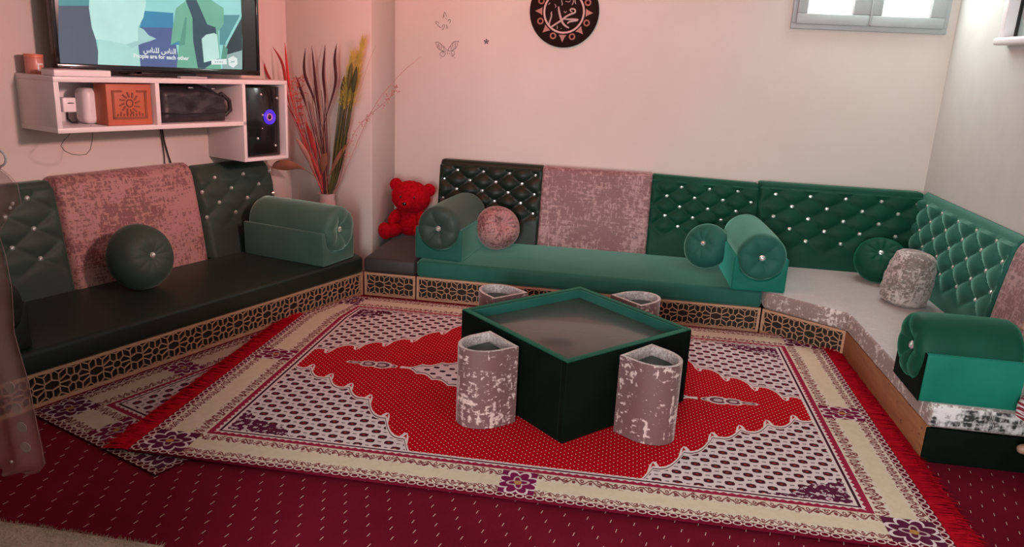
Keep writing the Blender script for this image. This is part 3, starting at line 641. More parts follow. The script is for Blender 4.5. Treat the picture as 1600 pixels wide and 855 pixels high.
def stool(label, loc, rz):
    """half-round tub: flat back at local y=0, round front towards local -y"""
    t = thing('stool', label, 'stool', loc, rz, 'stools around the coffee table'); W = 0.106; Dp = 0.215; H = 0.345; th = 0.014
    def outline(w, dp, y0):
        pts = [(w, y0), (w, -dp * 0.38)]
        pts += [(w * math.cos(-PI * i / 20), -dp * 0.38 - (dp * 0.62) * math.sin(PI * i / 20)) for i in range(1, 20)]
        return pts + [(-w, -dp * 0.38), (-w, y0)]
    o, i_ = outline(W, Dp, 0.0), outline(W - th, Dp - th * 1.0, -th); n = len(o)
    vs = [(x, y, 0) for x, y in o] + [(x, y, H) for x, y in o] + [(x, y, H) for x, y in i_] + [(x, y, H - 0.10) for x, y in i_]
    fs = [(k, (k + 1) % n, n + (k + 1) % n, n + k) for k in range(n)] + [(2 * n + k, 2 * n + (k + 1) % n, 3 * n + (k + 1) % n, 3 * n + k) for k in range(n)]
    mi = [0] * n + [1] * n
    b = MB().add(vs, fs); b.mi = mi
    b.add([], []); b.v += []; base = 0
    b.f += [tuple(range(n - 1, -1, -1))]; b.mi += [0]
    b.f += [(n + k, n + (k + 1) % n, 2 * n + (k + 1) % n, 2 * n + k) for k in range(n)]; b.mi += [1] * n
    b.build('shell', [M['jac_stool'], M['jac_rim']], t, smooth=40)
    p = [(x * 0.995, y * 0.995 - 0.0005) for x, y in outline(W - th - 0.002, Dp - th - 0.002, -th - 0.002)]
    MB().prism(p, H - 0.075, H - 0.040).build('seat_pad', M['velvet_olive'], t, bevel=0.008)
    return t
r2 = math.sqrt(0.5)
ST = 0.0262
stool('mauve half-round stool against the front left side of the coffee table', (-0.466, 2.984, ST), TA - PI / 2 - 0.03)
stool('mauve half-round stool against the front right side of the coffee table', (0.090, 3.014, ST), TA + 0.10)
stool('mauve half-round stool behind the left rear side of the coffee table', (-0.535, 3.585, ST), TA + PI)
stool('mauve half-round stool behind the right rear side of the coffee table', (0.035, 3.685, ST), TA + PI / 2)
# ------------------------------------------------------------------ red teddy bear on the corner block
tbr = thing('teddy_bear', 'bright red plush teddy bear sitting on the corner block', 'teddy bear', (-1.53, 5.150, 0.254), 0.12)
tbr.scale = (0.97, 0.97, 1.02)
def ball(name, c, r, rot=None, m=None, fuzz=0.05, nu=28, nv=18, parent=None): return MB().sphere(c, r, nu, nv, rot=rot, fuzz=fuzz).build(name, m or M['plush'], parent or tbr, smooth=70)
R_ = lambda ax, a: Matrix.Rotation(a, 3, ax)
ball('body', (0, 0.02, 0.105), (0.105, 0.09, 0.115))
hd = ball('head', (0.010, -0.015, 0.272), (0.142, 0.115, 0.114), R_('Y', 0.10))
ball('muzzle', (-0.010, -0.120, 0.240), (0.055, 0.042, 0.042), parent=hd)
MB().sphere((-0.012, -0.163, 0.250), (0.016, 0.011, 0.012), 14, 8).build('nose', M['gloss_black'], hd, smooth=70)
for sx in (-1, 1):
    MB().sphere((0.002 + sx * 0.048, -0.115, 0.288), 0.010, 12, 8).build('eye', M['gloss_black'], hd, smooth=70)
    ball('ear', (0.02 + sx * 0.122, 0.000, 0.340 - sx * 0.014), (0.046, 0.028, 0.044), R_('Y', sx * 0.5), parent=hd)
    ball('arm', (sx * 0.095, -0.055, 0.135), (0.042, 0.085, 0.044), R_('Z', sx * 0.35) @ R_('X', 0.45))
    ball('leg', (sx * 0.105, -0.105, 0.052), (0.052, 0.095, 0.050), R_('Z', sx * 0.45))
    ball('foot', (sx * 0.148, -0.175, 0.058), (0.056, 0.036, 0.058), R_('Z', sx * 0.45))
# ------------------------------------------------------------------ floating shelf, television and what stands there
SD = 0.33; WF = WL - SD
TILT = 0.016                                                          # the shelf hangs a little low at its right end
sh = thing('wall_shelf', 'white floating television shelf with a taller box at its right end', 'shelf', L(0, WL, -0.76 * TILT), RZL)
sh.rotation_euler = (0, TILT, RZL)
def shelf_board(name, s0, s1, z0, z1, y0=-SD, y1=0.0): return MB().box(-s1, y0, z0, -s0, y1, z1).build(name, M['white'], sh, bevel=0.0015)
SA, SB, SCC, SE = 0.125, 0.445, left_px(242, 160, WF)[0], 1.548                              # right end, step, divider, left end
shelf_board('top_board', SA, SE, 1.300, 1.325); shelf_board('bottom_board', SB, SE, 1.062, 1.086)
shelf_board('end_panel', SE - 0.024, SE, 1.086, 1.300); shelf_board('divider', SCC - 0.012, SCC + 0.012, 1.086, 1.300)
shelf_board('step_panel', SB, SB + 0.022, 0.846, 1.300).location.z = 0; shelf_board('end_panel', SA, SA + 0.018, 0.846, 1.300); shelf_board('low_board', SA + 0.018, SB, 0.846, 0.866)
shelf_board('back_panel', SA + 0.018, SE - 0.024, 1.086, 1.300, -0.012, -0.001)
def on_shelf(name, label, cat, s, z, out=0.14, group=None):
    o = thing(name, label, cat, L(s, WL - out, z + 0.0006 + TILT * (s - 0.76)), RZL, group); o.rotation_euler = (0, TILT, RZL); return o
# television
tv = thing('television', 'flat television showing a programme, standing on the white shelf', 'television', L(0.86, 0.635, 1.352), RZL)
tv.rotation_euler = (0, 0.020, RZL - 0.085); bpy.context.view_layer.update(); TVM = tv.matrix_world.copy(); TVI = TVM.inverted()
def tv_px(u, v):
    p = TVI @ on_plane(u, v, TVM.translation, TVM.to_3x3() @ Vector((0, 1, 0))); return -p.x, p.z
hw = (tv_px(89, 107)[0] - tv_px(406, 121)[0]) / 2; cs_ = (tv_px(89, 107)[0] + tv_px(406, 121)[0]) / 2; zb, zt = 0.0, 0.70
tv.location = TVM @ Vector((-cs_, 0, 0))
MB().box(-hw, 0.004, 0, hw, 0.055, zt - zb).build('casing', M['black'], tv, bevel=0.006)
fb = MB(); bz = 0.017
for x0, x1, z0, z1 in ((-hw, hw, 0, 0.030), (-hw, hw, zt - zb - bz, zt - zb), (-hw, -hw + bz, 0.030, zt - zb - bz), (hw - bz, hw, 0.030, zt - zb - bz)): fb.box(x0, -0.006, z0, x1, 0.006, z1)
fb.build('bezel', M['gloss_black'], tv, bevel=0.003)
MB().box(-0.16, -0.0, -0.012, 0.16, 0.05, 0.0).build('stand_neck', M['black'], tv, bevel=0.004)
MB().box(-0.24, -0.035, -0.018, 0.24, 0.08, -0.010).build('stand_base', M['gloss_black'], tv, bevel=0.004)
MB().box(hw - 0.19, -0.0065, 0.012, hw - 0.13, -0.0055, 0.0).build('brand_plate', M['black'], tv)
# screen picture: flat patches of light, as broadcast
def emis(name, c, s):
    m = bpy.data.materials.new(name); m.use_nodes = True; bs_ = m.node_tree.nodes['Principled BSDF']; bs_.inputs['Base Color'].default_value = (0.01, 0.01, 0.01, 1)
    Ex.tree = m.node_tree; col = mixc(ramp(nz(7, coords(), 2), 0.3, 0.7), tuple(x * 0.88 for x in c), c); m.node_tree.links.new(col.s, bs_.inputs['Emission Color'])
    bs_.inputs['Emission Strength'].default_value = s; bs_.inputs['Roughness'].default_value = 0.2; return m
TVC = {'sky': (0.36, 0.80, 0.76), 'wall': (0.115, 0.14, 0.19), 'blue': (0.06, 0.30, 0.50), 'deep': (0.11, 0.16, 0.36), 'robe': (0.62, 0.97, 0.90), 'robe2': (0.50, 0.86, 0.80), 'jacket': (0.19, 0.52, 0.37), 'jacket2': (0.12, 0.38, 0.28),
       'bag': (0.045, 0.10, 0.14), 'card': (0.62, 0.93, 0.84), 'car': (0.03, 0.06, 0.07), 'skin': (0.45, 0.75, 0.72), 'text': (0.90, 0.97, 0.95), 'teal': (0.10, 0.36, 0.38), 'grey': (0.35, 0.52, 0.50)}
tvm = {k: emis('screen_' + k, c, 0.44) for k, c in TVC.items()}; tvk = list(TVC)
pic = MB(); layer = [0]
def patch(col, pts, d=None):
    layer[0] += 1; y = 0.0035 - 0.00008 * layer[0]; vs = []
    for u, v in pts:
        s, z = tv_px(u, v); vs.append((cs_ - s, y, z - zb))
    a = sum(vs[i][0] * vs[(i + 1) % len(vs)][2] - vs[(i + 1) % len(vs)][0] * vs[i][2] for i in range(len(vs)))
    if a < 0: vs = vs[::-1]
    pic.add(vs, [tuple(range(len(vs)))], tvk.index(col))
PX = lambda pts: [(80 + x / 4.706, y / 4.706) for x, y in pts]        # from an enlarged view of the screen
SW, SN = (97, 101.5), (378.5, 108.0)
patch('sky', [(92, -110), (379, -100), (379, 108.5), (92, 101)])
patch('wall', [(92, 9), (146, 9), (150, 60), (158, 103), (92, 101)]); patch('teal', [(92, -8), (146, -8), (146, 9), (92, 9)])
patch('blue', PX([(690, 80), (900, 95), (900, 215), (650, 205)])); patch('deep', PX([(640, 200), (900, 205), (950, 500), (620, 495)])); patch('blue', PX([(930, 85), (1010, 100), (1000, 330), (880, 330)]))
patch('teal', PX([(1240, 110), (1405, 110), (1405, 330), (1240, 330)])); patch('grey', PX([(1270, 330), (1405, 330), (1405, 508), (1260, 506)]))
patch('robe2', PX([(350, 270), (640, 310), (660, 492), (345, 485)])); patch('robe', PX([(300, -520), (660, -520), (700, 20), (680, 130), (640, 200), (640, 320), (590, 350), (480, 320), (330, 290), (300, 200), (280, 60)]))
patch('skin', PX([(640, 195), (680, 215), (720, 260), (775, 285), (720, 305), (670, 320), (600, 350), (540, 330), (640, 300)])); patch('robe2', PX([(352, 288), (540, 322), (600, 352), (560, 352), (352, 312)]))
patch('skin', PX([(560, -600), (900, -600), (880, -500), (600, -500)]))
patch('jacket', PX([(920, 60), (1000, 0), (1030, -260), (1170, -260), (1180, 0), (1270, 60), (1270, 180), (1230, 230), (1250, 510), (925, 500), (945, 300), (880, 330), (895, 200)])); patch('jacket2', PX([(985, 130), (1000, 128), (985, 330), (940, 340), (960, 250)]))
patch('bag', PX([(990, 0), (1070, 0), (1150, 180), (1210, 200), (1240, 430), (1130, 505), (1080, 500), (1045, 300), (1040, 130)])); patch('card', PX([(1108, 285), (1140, 255), (1200, 243), (1222, 255), (1240, 430), (1125, 460)]))
patch('car', PX([(1310, 300), (1405, 130), (1405, 370), (1300, 400), (1270, 390)])); patch('sky', PX([(1285, 310), (1400, 95), (1408, 110), (1300, 320), (1280, 360)])); patch('jacket2', PX([(1265, 330), (1300, 360), (1290, 440), (1250, 440)]))
patch('text', PX([(1178, 440), (1290, 433), (1294, 473), (1180, 475)])); patch('text', PX([(1302, 430), (1340, 412), (1368, 430), (1372, 470), (1340, 500), (1308, 480)]))
for i in range(4): patch('grey', PX([(1205 + 16 * i, 452), (1215 + 16 * i, 451), (1215 + 16 * i, 460), (1205 + 16 * i, 461)]))
patch('grey', PX([(1322, 452), (1350, 450), (1350, 458), (1322, 460)]))
pic.build('screen_picture', [tvm[k] for k in tvk], tv)
MB().box(cs_ - tv_px(379, 60)[0], 0.001, 0.028, hw - bz + 0.002, 0.0040, zt - zb - bz).build('dark_screen_margin', M['gloss_black'], tv)
def lettering(name, body, size, m, parent, loc, rot, align='CENTER', ext=0.0004, bold=0.0):
    c = bpy.data.curves.new(name, 'FONT'); c.body = body; c.size = size; c.align_x = align; c.extrude = ext; c.offset = bold; c.resolution_u = 3
    t_ = bpy.data.objects.new(name, c); COL.objects.link(t_); bpy.context.view_layer.update()
    dg = bpy.context.evaluated_depsgraph_get(); me = bpy.data.meshes.new_from_object(t_.evaluated_get(dg)); bpy.data.objects.remove(t_)
    o = bpy.data.objects.new(name, me); COL.objects.link(o); me.materials.clear(); me.materials.append(m); o.parent = parent; o.location = loc; o.rotation_euler = rot; return o
def tv_at(u, v, y=-0.0012): s, z = tv_px(u, v); return (cs_ - s, y, z - zb)
lettering('subtitle', 'People are for each other', 0.030, tvm['text'], tv, tv_at(253, 92), (PI / 2, 0, 0), bold=0.0007)
lettering('subtitle', '\uFEB1\uFE8E\uFEE8\uFEE0\uFEDF \uFEB1\uFE8E\uFEE8\uFEDF\uFE8D', 0.037, tvm['text'], tv, tv_at(250, 83), (PI / 2, 0, 0), bold=0.0007)
# jar, slim white box, remote on the shelf top
jar = on_shelf('jar', 'pink jar with an orange lid at the left end of the white shelf', 'jar', 1.475, 1.325, 0.085); jar.scale = (0.76, 0.76, 0.76)
M['pink_jar'] = mat('pink_jar', (0.62, 0.24, 0.20), 0.35, var=0.05); M['orange'] = mat('orange_lid', (0.72, 0.22, 0.12), 0.4, var=0.05)
MB().lathe([(0.003, 0), (0.050, 0.0), (0.053, 0.008), (0.053, 0.095), (0.050, 0.102), (0.003, 0.102)], 32).build('body', M['pink_jar'], jar, smooth=50)
MB().lathe([(0.003, 0.102), (0.055, 0.102), (0.055, 0.118), (0.052, 0.122), (0.003, 0.122)], 32).build('lid', M['orange'], jar, smooth=50)
lab = MB(); pts = [(0.0538 * math.sin(a), -0.0538 * math.cos(a)) for a in [-0.15 + 0.75 * i / 8 for i in range(9)]]
for (x0, y0), (x1, y1) in zip(pts, pts[1:]): lab.add([(x0, y0, 0.018), (x1, y1, 0.018), (x1, y1, 0.068), (x0, y0, 0.068)], [(0, 1, 2, 3)])
lab.build('label_patch', M['white'], jar)
lab = MB(); 
for (x0, y0), (x1, y1) in zip(pts[2:7], pts[3:8]): lab.add([(x0 * 1.012, y0 * 1.012, 0.028), (x1 * 1.012, y1 * 1.012, 0.028), (x1 * 1.012, y1 * 1.012, 0.058), (x0 * 1.012, y0 * 1.012, 0.058)], [(0, 1, 2, 3)])
lab.build('label_centre', M['pink_jar'], jar)
bx = on_shelf('set_top_box', 'slim white box lying on the shelf under the left end of the television', 'box', 1.375, 1.3255, 0.255)
MB().box(-0.13, -0.05, 0, 0.15, 0.06, 0.030).build('case', M['white'], bx, bevel=0.004)
MB().box(-0.128, -0.048, 0.030, 0.02, 0.058, 0.033).build('lid', mat('faded_rose_plastic', (0.40, 0.25, 0.25), 0.5, var=0.05), bx, bevel=0.001)
rm = on_shelf('remote_control', 'thin grey and black remote lying in front of the television foot', 'remote', 0.76, 1.3255, 0.305)
MB().box(-0.085, -0.018, 0, 0.085, 0.018, 0.012).build('body', mat('grey_plastic', (0.45, 0.42, 0.42), 0.4, var=0.05), rm, bevel=0.004)
MB().box(0.04, -0.0165, 0.0121, 0.083, 0.0165, 0.016).build('battery_cover', M['black'], rm, bevel=0.002)
# inside the shelf
fr = lambda u, v: left_px(u, v, WF + 0.02)
pt = on_shelf('ornament_box', 'terracotta square ornament box with carved frame in the shelf', 'box', (fr(168, 160)[0] + fr(238, 160)[0]) / 2, 1.0865, 0.215)
M['terra'] = mat('terracotta_board', (0.50, 0.13, 0.065), 0.5, var=0.08); M['terra_dark'] = mat('carved_terracotta', (0.25, 0.075, 0.035), 0.6, var=0.15)
hwp = (fr(168, 160)[0] - fr(238, 160)[0]) / 2
MB().box(-hwp, -0.085, 0, hwp, 0.02, 0.206).build('case', M['terra'], pt, bevel=0.004)
b = MB()
for x0, x1, z0, z1 in ((-0.095, -0.083, 0.035, 0.17), (0.083, 0.095, 0.035, 0.17), (-0.095, 0.095, 0.030, 0.042), (-0.095, -0.04, 0.165, 0.175), (0.04, 0.095, 0.165, 0.175)): b.box(x0, -0.089, z0, x1, -0.084, z1)
b.build('carved_frame', M['terra_dark'], pt)
b = MB()
for k in range(12):
    a = 2 * PI * k / 12; b.bar((0.03 * math.cos(a), -0.085, 0.11 + 0.03 * math.sin(a)), (0.056 * math.cos(a + 0.2), -0.085, 0.11 + 0.056 * math.sin(a + 0.2)), 0.008, 0.004, (0, -1, 0))
for k in range(9): b.bar((-0.07 + 0.0175 * k, -0.085, 0.046), (-0.066 + 0.0165 * k, -0.085, 0.058 + 0.010 * (k % 2)), 0.007, 0.004, (0, -1, 0))
b.tube([(0.018 * math.cos(2 * PI * i / 20), -0.086, 0.11 + 0.018 * math.sin(2 * PI * i / 20)) for i in range(21)], 0.004, 6)
b.build('rosette', M['terra_dark'], pt)
spk = on_shelf('power_adapter', 'white rounded device with two dark square sockets in the shelf', 'device', fr(150, 170)[0] - 0.065, 1.0865, 0.15)
MB().box(-0.055, -0.05, 0, 0.080, 0.055, 0.178).build('body', M['white'], spk, bevel=0.03, seg=4)
for z in (0.035, 0.110): MB().box(0.030, -0.053, z, 0.072, -0.045, z + 0.045).build('socket', M['black'], spk, bevel=0.002)
ch_ = on_shelf('charger', 'small white charger plug hanging in the left end of the shelf', 'charger', fr(99, 168)[0] - 0.075, 1.0865, 0.20)
MB().box(-0.035, -0.035, 0.065, 0.030, 0.01, 0.135).build('body', M['white'], ch_, bevel=0.006); MB().box(-0.012, -0.0385, 0.107, 0.016, -0.035, 0.111).build('port', M['black'], ch_)
MB().tube([(0, 0, 0.066), (0.005, 0.01, 0.03), (0.03, 0.02, 0.010), (0.06, 0.02, 0.008)], 0.005, 6).build('lead', M['rubber'], ch_, smooth=60)
bag = on_shelf('bag', 'slumped black bag filling the middle compartment of the shelf', 'bag', (SB + 0.022 + SCC - 0.012) / 2, 1.0865, 0.19)
M['bag'] = mat('black_nylon', (0.022, 0.022, 0.025), 0.45, var=0.2, bump=(lambda: nz(20, coords(), 3), 0.5, 0.01))
hb_ = (SCC - SB - 0.034) / 2 - 0.030; g = MB(); nx_, nz_ = 28, 14; vs = []
def bagtop(x): return 0.206 - (0.075 * max(0, (x - 0.30 * hb_) / (0.7 * hb_)) ** 1.5)
for sy in (-1, 1):
    for i in range(nx_ + 1):
        for k in range(nz_ + 1):
            x = -hb_ + 2 * hb_ * i / nx_; z = bagtop(x) * k / nz_; e = min(1, min(i, nx_ - i) / 3, (nz_ - k + 0.001) / 3, (k + 0.6) / 2)
            vs.append((x, sy * 0.10 * math.sqrt(max(e, 0.0)) * (1 + 0.12 * mnoise.noise((x * 14, z * 18, sy))), z))
W_ = nz_ + 1; N_ = (nx_ + 1) * W_
for q in (0, 1):
    for i in range(nx_):
        for k in range(nz_): a = q * N_ + i * W_ + k; g.f.append((a, a + W_, a + W_ + 1, a + 1)); g.mi.append(0)
g.v = vs; bo = g.build('body', M['bag'], bag, smooth=60)
MB().tube([(-hb_ * 0.95, -0.112, 0.055), (-0.1, -0.118, 0.05), (0.05, -0.118, 0.052), (hb_ * 0.9, -0.10, 0.06)], 0.004, 6).build('zip', M['black'], bag, smooth=60)
MB().tube([(hb_ * 0.72, -0.03, 0.12), (hb_ * 0.88, -0.05, 0.155), (hb_ * 1.06, -0.06, 0.115), (hb_ * 1.12, -0.05, 0.06), (hb_ * 0.98, -0.04, 0.03)], 0.013, 8).build('strap', M['bag'], bag, smooth=60)
for x, z, w_ in ((-0.05, 0.185, 0.03), (0.10, 0.180, 0.02)): MB().box(x, -0.108, z, x + w_, -0.098, z + 0.008).build('buckle', mat('dull_metal', (0.4, 0.4, 0.42), 0.4, metal=0.8, var=0.1), bag, bevel=0.002)
sp = on_shelf('speaker', 'black speaker with a glowing blue ring in the tall end of the shelf', 'speaker', (SA + 0.018 + SB) / 2, 0.8665, 0.19)
hs = (SB - SA - 0.018) / 2 - 0.010
MB().box(-hs, -0.115, 0, hs, 0.08, 0.418).build('cabinet', M['gloss_black'], sp, bevel=0.008)
M['blue_led'] = emis('blue_led', (0.10, 0.03, 0.85), 0.5); M['pink_led'] = emis('pink_led', (0.85, 0.20, 0.55), 0.4)
def ring(parent, name, m, c, r, tr): MB().tube([(c[0] + r * math.cos(2 * PI * i / 32), c[1], c[2] + r * math.sin(2 * PI * i / 32)) for i in range(33)], tr, 8).build(name, m, parent, smooth=70)
rs_, rz_ = left_px(421, 181, WF + 0.02); rc_ = ((SA + 0.018 + SB) / 2 - rs_, -0.117, rz_ - 0.8665)
ring(sp, 'light_ring', M['blue_led'], rc_, 0.036, 0.010); ring(sp, 'inner_ring', M['pink_led'], rc_, 0.019, 0.004)
MB().sphere((rc_[0], -0.114, rc_[2]), (0.016, 0.008, 0.016), 16, 10).build('dust_cap', M['gloss_black'], sp, smooth=70)
for u, v in ((406, 146), (431, 151), (409, 178), (409, 199), (402, 215), (430, 225)):
    s, z = left_px(u, v, WF + 0.025); MB().sphere(((SA + 0.018 + SB) / 2 - s, -0.117, z - 0.8665), 0.008 if v != 199 else 0.005, 10, 6).build('stud', M['crystal'], sp, smooth=70)
# cables hanging under the shelf
def cable(name, label, pts, r, w):
    o = MB().tube([L(left_px(u, v, w)[0], w, left_px(u, v, w)[1]) for u, v in pts], r, 6).build(name, M['rubber'], None, smooth=60); tag(o, label, 'cable'); return o
cable('cable', 'thicker black cable running down the wall under the shelf, right of its twin', [(253, 200), (257, 222), (263, 243), (270, 264)], 0.0045, WL - 0.012)
cable('cable', 'thin black cable running down the wall under the shelf, left of its twin', [(250, 200), (254, 222), (257, 245), (258, 266)], 0.003, WL - 0.012)
cable('wire_loop', 'thin wire looping below the left end of the white shelf', [(115, 199), (112, 206), (100, 219), (95, 228), (101, 236), (112, 241), (124, 242.5), (135, 241), (141, 234), (144, 220), (145, 206), (142, 196)], 0.0016, WF + 0.06)
cable('cable', 'black cable curling beside the left edge of the television', [(90, 92), (85, 88), (83.5, 81), (85, 74), (90, 71)], 0.003, 0.71)
# ------------------------------------------------------------------ vase of dried grasses
VC = Vector((-1.965, 4.70, 0.262)); YV = 4.70
vs_ = thing('vase', 'pale vase of tall red, brown and green dried grasses in the corner', 'vase', VC)
M['vase'] = mat('pale_rose_ceramic', (0.58, 0.42, 0.40), 0.4, var=0.05)
MB().lathe([(0.003, 0), (0.060, 0), (0.066, 0.01), (0.072, 0.10), (0.064, 0.22), (0.050, 0.31), (0.056, 0.338), (0.048, 0.338), (0.042, 0.30), (0.003, 0.29)], 32).build('pot', M['vase'], vs_, smooth=60)
GM = {k: mat('dried_' + k, c, 0.7, var=0.25) for k, c in dict(red=(0.42, 0.030, 0.030), bright=(0.62, 0.045, 0.055), dark=(0.075, 0.012, 0.014), green=(0.045, 0.050, 0.014), olive=(0.11, 0.09, 0.02), yellow=(0.60, 0.46, 0.10), pink=(0.50, 0.23, 0.19), tan=(0.27, 0.10, 0.06)).items()}
rnd = random.Random(11)
def stem(name, pts, r0, r1, m, dy=0.0, flat=1.0, blade=0.0):
    """plant stem through photo-measured points on an upright plane a little nearer or farther than the vase"""
    P = [on_y(u, v, YV + dy * (i / max(1, len(pts) - 1))) - VC for i, (u, v) in enumerate(pts)]
    P = [Vector((0.02 * rnd.uniform(-1, 1), 0.02 * rnd.uniform(-1, 1), 0.295))] + P
    Q = []
    for i in range(len(P) - 1):                                       # Catmull-Rom through the points
        p0, p1, p2, p3 = P[max(i - 1, 0)], P[i], P[i + 1], P[min(i + 2, len(P) - 1)]
        for k in range(5):
            t_ = k / 5; Q.append(0.5 * ((2 * p1) + (p2 - p0) * t_ + (2 * p0 - 5 * p1 + 4 * p2 - p3) * t_ * t_ + (3 * p1 - p0 - 3 * p2 + p3) * t_ ** 3))
    Q.append(P[-1]); n = len(Q)
    rs = [r0 + (r1 - r0) * i / (n - 1) + blade * max(0, math.sin(PI * min(1, max(0, (i / (n - 1) - 0.45) / 0.53)))) for i in range(n)]
    return MB().tube(Q, rs, 6, flat=flat).build(name, m, vs_, smooth=70), Q
blades = [('red', [(472, 214), (451, 158), (442, 102), (426, 73)]), ('bright', [(478, 220), (455, 150), (449, 109), (445, 66)]), ('red', [(470, 205), (440, 150), (418, 117), (406, 76)]), ('dark', [(503, 227), (492, 160), (476, 115), (477, 75)]),
          ('dark', [(505, 210), (500, 188), (493, 129), (487, 71)]), ('dark', [(505, 220), (508, 158), (505, 115), (508, 70)]), ('dark', [(506, 207), (508, 188), (524, 132), (523, 93), (526, 68)]), ('dark', [(498, 240), (480, 170), (470, 140), (462, 118)])]
for k, (c, p) in enumerate(blades): stem('grass_blade', p, 0.004, 0.0012, GM[c], (k % 3 - 1) * 0.12, 0.4, 0.009)
for k in range(9):                                                    # dense reds at the left
    u = 448 + 4.6 * k; stem('grass_stem', [(486 + 2 * k, 262), (466 + 3.5 * k, 205), (u, 150 + rnd.uniform(-6, 12))], 0.0035, 0.0014, GM[('red', 'bright', 'tan', 'dark')[k % 4]], rnd.uniform(-0.15, 0.1))
for k in range(7):                                                    # dark centre tuft
    stem('grass_stem', [(505 + k, 250), (490 + 3.4 * k, 195), (482 + 4 * k, 150 + rnd.uniform(-14, 10))], 0.0040, 0.0018, GM[('dark', 'tan', 'dark')[k % 3]], rnd.uniform(-0.1, 0.1))
for k in range(3):                                                    # red feathery heads
    o, Q = stem('feather_stem', [(478 + 3 * k, 235), (462 + 4 * k, 170), (456 + 9 * k, 128 - 3 * k)], 0.003, 0.001, GM['red'], -0.08 + 0.06 * k); b = MB()
    for i in range(34):
        p = Q[-1 - (i % 9)] ; d_ = Vector((rnd.uniform(-1, 1), rnd.uniform(-1, 1), rnd.uniform(-0.2, 1))).normalized() * rnd.uniform(0.02, 0.05); b.tube([p, p + d_ * 0.6 + Vector((0, 0, 0.006)), p + d_], 0.0016, 4)
    b.build('feather_head', GM['bright' if k == 0 else 'red'], o)
for k in range(12):                                                   # bundle of green stalks with seed heads
    top = (532 + 2.2 * k, 150 - 2.0 * k + rnd.uniform(-8, 8)); o, Q = stem('grain_stalk', [(516 + 0.9 * k, 285), (522 + 1.6 * k, 230), top], 0.0055, 0.0030, GM['green' if k % 3 else 'olive'], rnd.uniform(-0.10, 0.08))
    if k in (1, 4, 6, 9):
        e = Q[-1]; d_ = (Q[-1] - Q[-4]).normalized(); MB().tube([e - d_ * 0.03, e, e + d_ * 0.05, e + d_ * 0.10, e + d_ * 0.13], [0.004, 0.013, 0.016, 0.011, 0.003], 8).build('seed_head', GM['olive' if k in (4, 6) else 'green'], o, smooth=70)
for k, (tip, base) in enumerate((((551, 88), (540, 150)), ((567, 66), (549, 140)), ((561, 92), (553, 150)))):   # yellow plumes
    o, Q = stem('plume_stem', [(522, 270), base, tip], 0.003, 0.001, GM['olive'], -0.05 + 0.05 * k); b = MB(); A, B = Q[-7], Q[-1]
    for i in range(420):
        t_ = rnd.random(); p = A + (B - A) * t_; d_ = ((B - A).normalized() * 0.06 + Vector((rnd.uniform(-1, 1), rnd.uniform(-1, 1), rnd.uniform(-0.2, 0.4))) * 0.062 * (1.1 - 0.6 * t_)); b.add([p - Vector((0.0022, 0, 0)), p + Vector((0.0022, 0, 0)), p + d_], [(0, 1, 2)])
    tag(b.build('plume', GM['yellow'], o), kind='stuff')
for k, p in enumerate(([(528, 292), (554, 207), (603, 158), (619, 138)], [(526, 290), (548, 190), (572, 110), (587, 71)], [(530, 288), (580, 175), (623, 119), (657, 89)], [(530, 285), (541, 225), (548, 160), (566, 100)])):
    o, Q = stem('twig', p, 0.0026, 0.0010, GM['pink' if k != 3 else 'tan'], -0.1 + 0.07 * k)
    if k == 0:
        b = MB()
        for i in range(60):
            q = Q[-1 - rnd.randrange(13)]; d_ = Vector((rnd.uniform(-1, 1), rnd.uniform(-1, 1), rnd.uniform(-1, 1))) * 0.022; b.sphere(q + d_, 0.0045, 5, 4)
        tag(b.build('seed_spray', GM['pink'], o), kind='stuff')
for pts, w_, c in (([(500, 285), (470, 262), (440, 258), (424, 262)], 0.035, 'tan'), ([(505, 280), (505, 255), (510, 238)], 0.026, 'tan'), ([(496, 280), (478, 240), (462, 215)], 0.02, 'pink'), ([(512, 285), (526, 250), (545, 222)], 0.012, 'tan'), ([(500, 270), (489, 225), (478, 190)], 0.018, 'red')):
    o, Q = stem('dry_leaf', pts, 0.003, 0.001, GM[c], -0.05, 0.25, w_)
